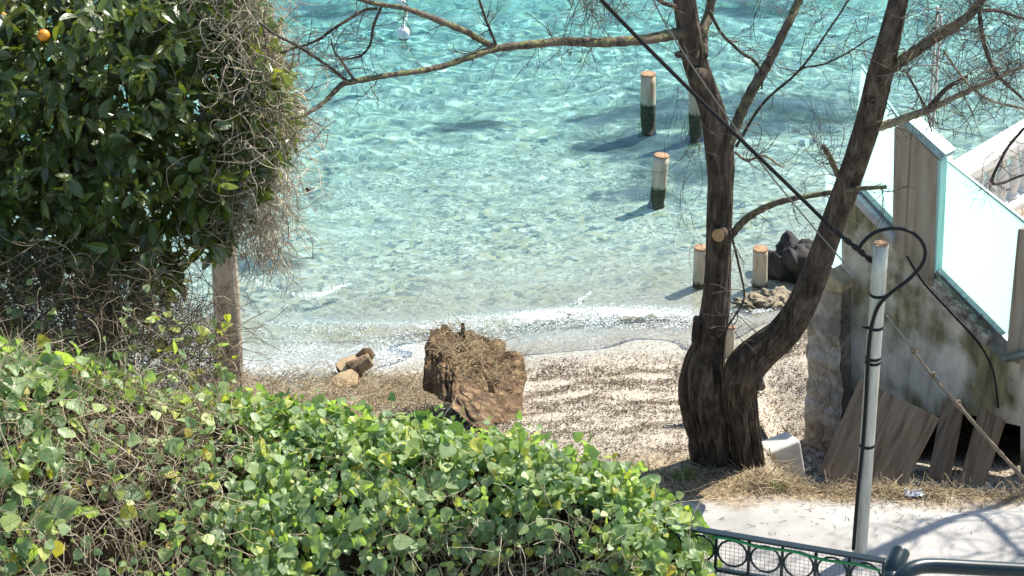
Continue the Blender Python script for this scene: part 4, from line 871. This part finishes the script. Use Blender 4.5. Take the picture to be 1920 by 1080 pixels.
for px, py, rad, dz, rot, lab in ((650, 722, .085, .035, .2, 'pale cut wood round lying flat, nearest the hedge, left of the stump'), (656, 706, .080, .085, 1.4, 'pale cut wood round tilted on the other round, left of the stump')):
    p = onG(px, py); ax_ = norm(np.array((-.15, -.42, .9))); b = MB(); b.tube([-ax_ * .022, ax_ * .018], [rad * 1.02, rad], 28, True, 0, lump); o_ = b.build('wood_round', STUMPW); b = MB(); b.tube([ax_ * .0185, ax_ * .021], [rad * .97, rad * .93], 28, True, 0, lump); b.build('cut_face', CUTF, o_, False)
    o_.location = tuple(p + (0, 0, dz)); tag(o_, lab, 'wood round', 'cut wood rounds')
p = onG(676, 706); b = MB(); ax_ = norm(np.array((.75, .25, .35))); b.tube([ax_ * t for t in np.linspace(-.085, .085, 16)], .055, 26, True, 0, lambda i, a: 1 + .16 * math.sin(2 * a + i * .2) + .10 * abs(math.sin(4 * a + i * .15)) - .12 * (1 if i in (0, 15) else 0)); o = b.build('cut_log', bark_mat('split_wood', (.05, .03, .015), (.24, .16, .09), (.50, .38, .24), 0, 20)); o.location = tuple(p + (0, 0, .09)); tag(o, 'brown split log chunk leaning on the pale rounds, left of the stump', 'log')
p = onG(685, 693); b = MB(); b.tube([(-.06, 0, .02), (-.02, .01, .07), (.02, .02, .11), (.05, .02, .13)], [.05, .055, .05, .03], 14, True, 0, lambda i, a: 1 + .2 * math.sin(3 * a + i)); o = b.build('wood_chunk', STUMPW); o.location = tuple(p); tag(o, 'small upright brown wood chunk behind the pale rounds', 'wood chunk')
kb = atY(1458, 832, 15.10); b = MB(); b.box((0, 0, -.15), (.115, .085, .165)); o = b.build('concrete_block', CONCW, None, False); o.location = tuple(kb); o.rotation_euler = (R(-6), R(-9), R(26)); bevel(o, .02, 3); tag(o, 'pale concrete block half buried between the trunk base and the stone wall', 'block')

# ------------------------------------------------------------------ litter, reeds, grass, foam
def ground_pts(n, px, py): 
    return [onG(rng.uniform(*px), rng.uniform(*py)) for _ in range(n)]
def terrain_normal_z(x, y): return ground_z(x, y)
def scatter_flakes(name, n, xr, yr, densf, size, mat, zoff=.004):
    X = rng.uniform(*xr, n); Y = rng.uniform(*yr, n); k_ = rng.random(n) < densf(X, Y); X, Y = X[k_], Y[k_]; n = len(X); Z = ground_z(X, Y) + zoff
    a = rng.uniform(0, 6.283, n); L = rng.uniform(*size, n); w_ = L * rng.uniform(.12, .3, n); tilt = rng.normal(0, .35, n)
    d = np.stack([np.cos(a), np.sin(a), tilt], -1); s_ = np.stack([-np.sin(a), np.cos(a), rng.normal(0, .5, n)], -1); C_ = np.stack([X, Y, Z + np.abs(tilt) * L * .5 + .002], -1)
    q = np.stack([C_ - d * L[:, None] - s_ * w_[:, None] * .4, C_ + s_ * -w_[:, None] + (0, 0, .002), C_ + d * L[:, None], C_ + s_ * w_[:, None] + (0, 0, .004)], 1)
    return kind(mesh_obj(name, q.reshape(-1, 3), np.arange(4 * n).reshape(n, 4), mat, None, False, {'rnd': np.repeat(rng.random(n), 4)}), 'stuff')
def wrack(x, y):
    s_ = y - shore(x); q = fbm(x * .8, y * 1.6, 91, 4, .9)
    wob = .30 * fbm(x * .5, y * .3, 92, 3, .8); s2 = s_ + wob
    band = 1.5 * np.exp(-((s2 + .95) / .30) ** 2) + .65 * np.exp(-((s2 + 1.85) / .40) ** 2) + .55 * np.exp(-((s2 + 2.7) / .45) ** 2) + .35 * np.exp(-((s2 + 3.5) / .5) ** 2) + .22
    return np.clip(band * (.60 + .8 * q + .7 * fbm(x * 2.5, y * 5, 93, 4, 1.0)) + .05 * (s_ < -.45), 0, 1) * (s_ < -.35)
o = scatter_flakes('seaweed_litter', 270000, (-3.2, 3.4), (14.3, 18.9), wrack, (.004, .014), FLAKE); tag(o, 'dark dried seaweed flakes strewn in bands over the pale beach', 'seaweed')
o = scatter_flakes('beach_shingle', 60000, (-3.2, 3.4), (14.6, 18.9), lambda x, y: (y - shore(x) < -.12) * .9, (.004, .010), stem_mat('shingle', (.12, .10, .075), (.31, .265, .20), (.52, .47, .38)), .003); tag(o, 'fine pale shingle covering the beach', 'shingle')
st = Strands()
def straw_at(p, L, up=.25): st.add(wander(p, rng.normal(0, 1, 3) * (1, 1, up), L, 6, .18, .02), rng.uniform(.0008, .0022))
for k_ in range(2300):
    x = rng.uniform(.1, 3.3); e_ = 14.22 + .06 * math.sin(x * 2.1) + rng.normal(0, .11) * (1 + .6 * math.sin(x * 7)); x2 = x; p = np.array((x2, e_, float(ground_z(x2, e_)) + rng.uniform(.001, .014))); straw_at(p, rng.uniform(.02, .12), .12)
for k_ in range(2600):
    x = rng.uniform(1.55, 2.2); y = rng.uniform(14.2, 15.0); straw_at(np.array((x, y, float(ground_z(x, y)) + rng.uniform(.003, .03))), rng.uniform(.05, .2))
for k_ in range(5200):
    p = onG(rng.uniform(395, 860), rng.uniform(705, 800)); straw_at(p + (0, 0, rng.uniform(.003, .05)), rng.uniform(.03, .16))
for k_ in range(2600):
    x = rng.uniform(1.35, 3.3); y = 14.16 + .05 * math.sin(x * 5) + rng.normal(0, .07); straw_at(np.array((x, y, float(ground_z(x, y)) + rng.uniform(.001, .045))), rng.uniform(.03, .15))
o = kind(st.build('dry_straw', STRAW), 'stuff'); tag(o, 'dry straw and stalk litter along the path edge and beach bank', 'straw')
st = Strands()
for k_ in range(42):
    p = onG(rng.uniform(1430, 1580), rng.uniform(815, 885)); st.add(wander(p, (rng.normal(0, .25), rng.normal(0, .2), 1), rng.uniform(.03, .11), 5, .08), rng.uniform(.003, .006), rng.uniform(0, .7), 6)
rd = st.build('reed_stubs', STRAW); kind(rd, 'stuff'); tag(rd, 'cut reed stubs at the foot of the stone wall', 'reeds')
for px, py, n, lab in ((1200, 884, 60, 'small bright grass tuft at the hedge end beside the path'), (1285, 896, 80, 'small bright grass tuft left of the trunk base'), (1462, 918, 45, 'sparse grass tuft right of the trunk base on the path edge')):
    p0 = onG(px, py); st = Strands()
    for k_ in range(n):
        st.add(local(p0, wander(p0 + (rng.normal(0, .032), rng.normal(0, .022), 0), (rng.normal(0, .35), rng.normal(0, .35), 1), rng.uniform(.04, .10), 6, .1, .04)), np.linspace(.0018, .0004, 7))
    o = st.build('grass_tuft', GRASS); o.location = tuple(p0); tag(o, lab, 'grass', 'grass tufts')
# foam
m = Mat('foam', .8, (.88, .90, .90), .3); FOAM = m.m
bm = bmesh.new(); bmesh.ops.create_icosphere(bm, subdivisions=1, radius=1); IV = np.array([v.co[:] for v in bm.verts]); IF = np.array([[v.index for v in f.verts] for f in bm.faces]); bm.free()
def blobs(P, S): 
    n = len(P); V = P[:, None] + IV[None] * S[:, None, :]; return V.reshape(-1, 3), (IF[None] + (np.arange(n) * len(IV))[:, None, None]).reshape(-1, 3)
FP = []; FS = []
def foam_blob(x, s_, lift, rr_):
    y = float(shore(x)) + s_; z = max(float(water_z(np.array([x]), np.array([y]))[0]), float(ground_z(x, y))) + .003
    r_ = rr_ * rng.uniform(.5, 1.5); FP.append((x, y, z + lift)); FS.append((r_ * 1.4, r_ * 1.2, r_ * .8))
for k_ in range(15000):
    x = rng.uniform(-1.9, 1.45); wgt = np.interp(x, [-1.9, -.6, .2, .9, 1.2, 1.5], [.05, .25, .75, 1, .6, 0])
    sc = min(max(.36 - .13 * x, .15), .7) + .05 * math.sin(x * 2.3); s_ = sc + rng.normal(-.01, .06) * (1 + .5 * wgt); q = float(fbm(x * 1.6, s_ * 5, 55, 4, 1.0))
    if rng.random() > wgt * (.55 + .8 * q): continue
    foam_blob(x, s_, abs(rng.normal(0, .010)), .0035)
def streak(pts, n, wd_):
    P = spline([atZ(x, y, .0) for x, y in pts], 60)
    for k_ in range(n):
        p = P[rng.integers(0, 60)] + (rng.normal(0, wd_), rng.normal(0, wd_), 0); z = float(water_z(p[0:1], p[1:2])[0]) + .004; r_ = rng.uniform(.0015, .0045); FP.append((p[0], p[1], z)); FS.append((r_ * 1.5, r_ * 1.5, r_ * .6))
streak([(470, 525), (510, 540), (555, 553), (590, 555), (620, 548), (650, 535)], 260, .014); streak([(575, 558), (615, 550), (645, 536)], 150, .030)
streak([(1085, 572), (1090, 560), (1110, 550)], 90, .012); streak([(1390, 578), (1420, 590), (1450, 582)], 160, .02)
V, F = blobs(np.array(FP), np.array(FS)); o = kind(mesh_obj('surf_foam', V, F, FOAM), 'stuff'); tag(o, 'white surf foam along the small breaking wave', 'foam')
# thin lace of foam and wet film on the swash, sun glitter painted in at left
m = Mat('foam_glitter_lace', .5, (.86, .88, .88), .4); pos = m.node('ShaderNodeNewGeometry').outputs['Position']
wv = m.node('ShaderNodeVectorMath', {0: pos, 1: m.node('ShaderNodeVectorMath', {0: m.node('ShaderNodeTexNoise', {'Vector': pos, 'Scale': 7.0, 'Detail': 4.0}).outputs['Color'], 1: (.16, .16, 0)}, operation='MULTIPLY').outputs[0]}, operation='ADD').outputs[0]
ve = m.voro(52, 'DISTANCE_TO_EDGE', vec=wv); lace = m.node('ShaderNodeMapRange', {0: m.math('ADD', ve.outputs[0], m.math('MULTIPLY', m.noise(45, 5, pos, .7), .5)), 1: .42, 2: .20}).outputs[0]
den = m.attr('den'); a_ = m.math('MULTIPLY', m.math('MULTIPLY', lace, m.ramp(m.noise(3.0, 5, pos), [(.36, (.05, .05, .05)), (.66, (.62, .62, .62))])), den); m.link(a_, m.p.inputs['Alpha'])
xs = np.arange(-2.7, 2.3, .03); sg = np.arange(-.42, .62, .03); X, S_ = np.meshgrid(xs, sg); Yg = shore(X) + S_; Z = np.maximum(ground_z(X, Yg), water_z(X, Yg)) + .006
den = smooth((.62 - S_) / .4) * smooth((S_ + .42 + .12 * np.sin(X * 2.7)) / .15) * (.60 + .75 * smooth((-.1 - X) / .8)) * smooth((2.3 - X) / .5)
i = np.arange(X.size).reshape(X.shape); F = np.stack([i[:-1, :-1], i[:-1, 1:], i[1:, 1:], i[1:, :-1]], -1).reshape(-1, 4)
o = kind(mesh_obj('swash_foam_glitter', np.stack([X, Yg, Z], -1).reshape(-1, 3), F, m.m, None, True, {'den': den.ravel()}), 'stuff'); tag(o, 'thin lacy foam film washing up the wet pebbles, whiter at left as painted sun glitter', 'foam')

m = Mat('crest_foam', .7, (.88, .90, .90), .3); pos = m.node('ShaderNodeNewGeometry').outputs['Position']
nz = m.noise(20, 8, m.mapped((.8, 1.3, 1), vec=pos), .70); den = m.attr('den')
m.link(m.node('ShaderNodeMapRange', {0: m.math('ADD', m.math('SUBTRACT', nz, .5), m.math('MULTIPLY', m.math('SUBTRACT', den, .5), .95)), 1: .0, 2: .22}).outputs[0], m.p.inputs['Alpha']); m.bump(m.noise(60, 4, pos), .6, .02)
xs = np.arange(-2.1, 1.6, .014); sg = np.arange(-.30, .36, .014); X, D_ = np.meshgrid(xs, sg); S_ = np.clip(.36 - .13 * X, .15, .7) + .05 * np.sin(X * 2.3) + D_; Yg = shore(X) + S_
q = fbm(X * 1.5, D_ * 4, 56, 4, 1.0); q2 = fbm(X * 9, D_ * 12, 57, 4, 1.0)
den = np.interp(X, [-2.1, -1.2, -.4, .2, .9, 1.25, 1.6], [.10, .25, .45, .65, .85, .6, 0]) * np.exp(-(D_ / (.10 + .03 * np.sin(X * 5))) ** 2) * (1.0 + .6 * q)
Z = np.maximum(ground_z(X, Yg), water_z(X, Yg)) + .005 + .016 * np.clip(den, 0, 1) * (1 + q2)
i = np.arange(X.size).reshape(X.shape); F = np.stack([i[:-1, :-1], i[:-1, 1:], i[1:, 1:], i[1:, :-1]], -1).reshape(-1, 4)
o = kind(mesh_obj('wave_foam', np.stack([X, Yg, Z], -1).reshape(-1, 3), F, m.m, None, True, {'den': den.ravel()}), 'stuff'); tag(o, 'white broken foam of the small wave running up the beach', 'foam')

st = Strands()
for k_ in range(260):
    x = rng.uniform(.6, 3.3); y = 14.05 - abs(rng.normal(0, .35)); st.add(wander(np.array((x, y, float(ground_z(x, y)) + .004)), rng.normal(0, 1, 3) * (1, 1, .08), rng.uniform(.008, .05), 4, .15), rng.uniform(.0008, .0020))
o = kind(st.build('path_litter', BROWN), 'stuff'); tag(o, 'thin scatter of twigs and stalk bits on the pale path', 'litter')

for px, h_, lab in ((1739, 12, 'left one of two thin pale poles rising behind the concrete pillar'), (1747, 28, 'right one of two thin pale poles rising behind the concrete pillar')):
    p = atY(px, 262, 17.3); gz = float(ground_z(p[0], p[1])); b = MB(); b.tube([(0, 0, -.1), (0, 0, 1.2), (.004, 0, atY(px, h_, 17.3)[2] - gz)], .009, 8); o = b.build('thin_pole', plain('pale_pole', (.55, .53, .46), .6)); o.location = (p[0], p[1], gz); tag(o, lab, 'pole', 'thin poles behind the wall')
p = onG(1712, 929); n = 14; gx, gy_ = np.meshgrid(np.linspace(-.055, .055, n), np.linspace(-.035, .035, n)); gz_ = .018 + .014 * fbm(gx * 30, gy_ * 30, 71, 3, .7); i = np.arange(n * n).reshape(n, n)
o = mesh_obj('plastic_scrap', np.stack([gx + .01 * fbm(gx * 20, gy_ * 20, 72, 2, .8), gy_, gz_], -1).reshape(-1, 3), np.stack([i[:-1, :-1], i[:-1, 1:], i[1:, 1:], i[1:, :-1]], -1).reshape(-1, 4), plain('blue_white_plastic', (.70, .76, .84), .3, 0, .55, 25, .5, (.16, .24, .42)), None, False)
so_ = o.modifiers.new('thickness', 'SOLIDIFY'); so_.thickness = .002; o.location = tuple(p); tag(o, 'crumpled blue and white plastic scrap on the straw in front of the boards', 'litter')
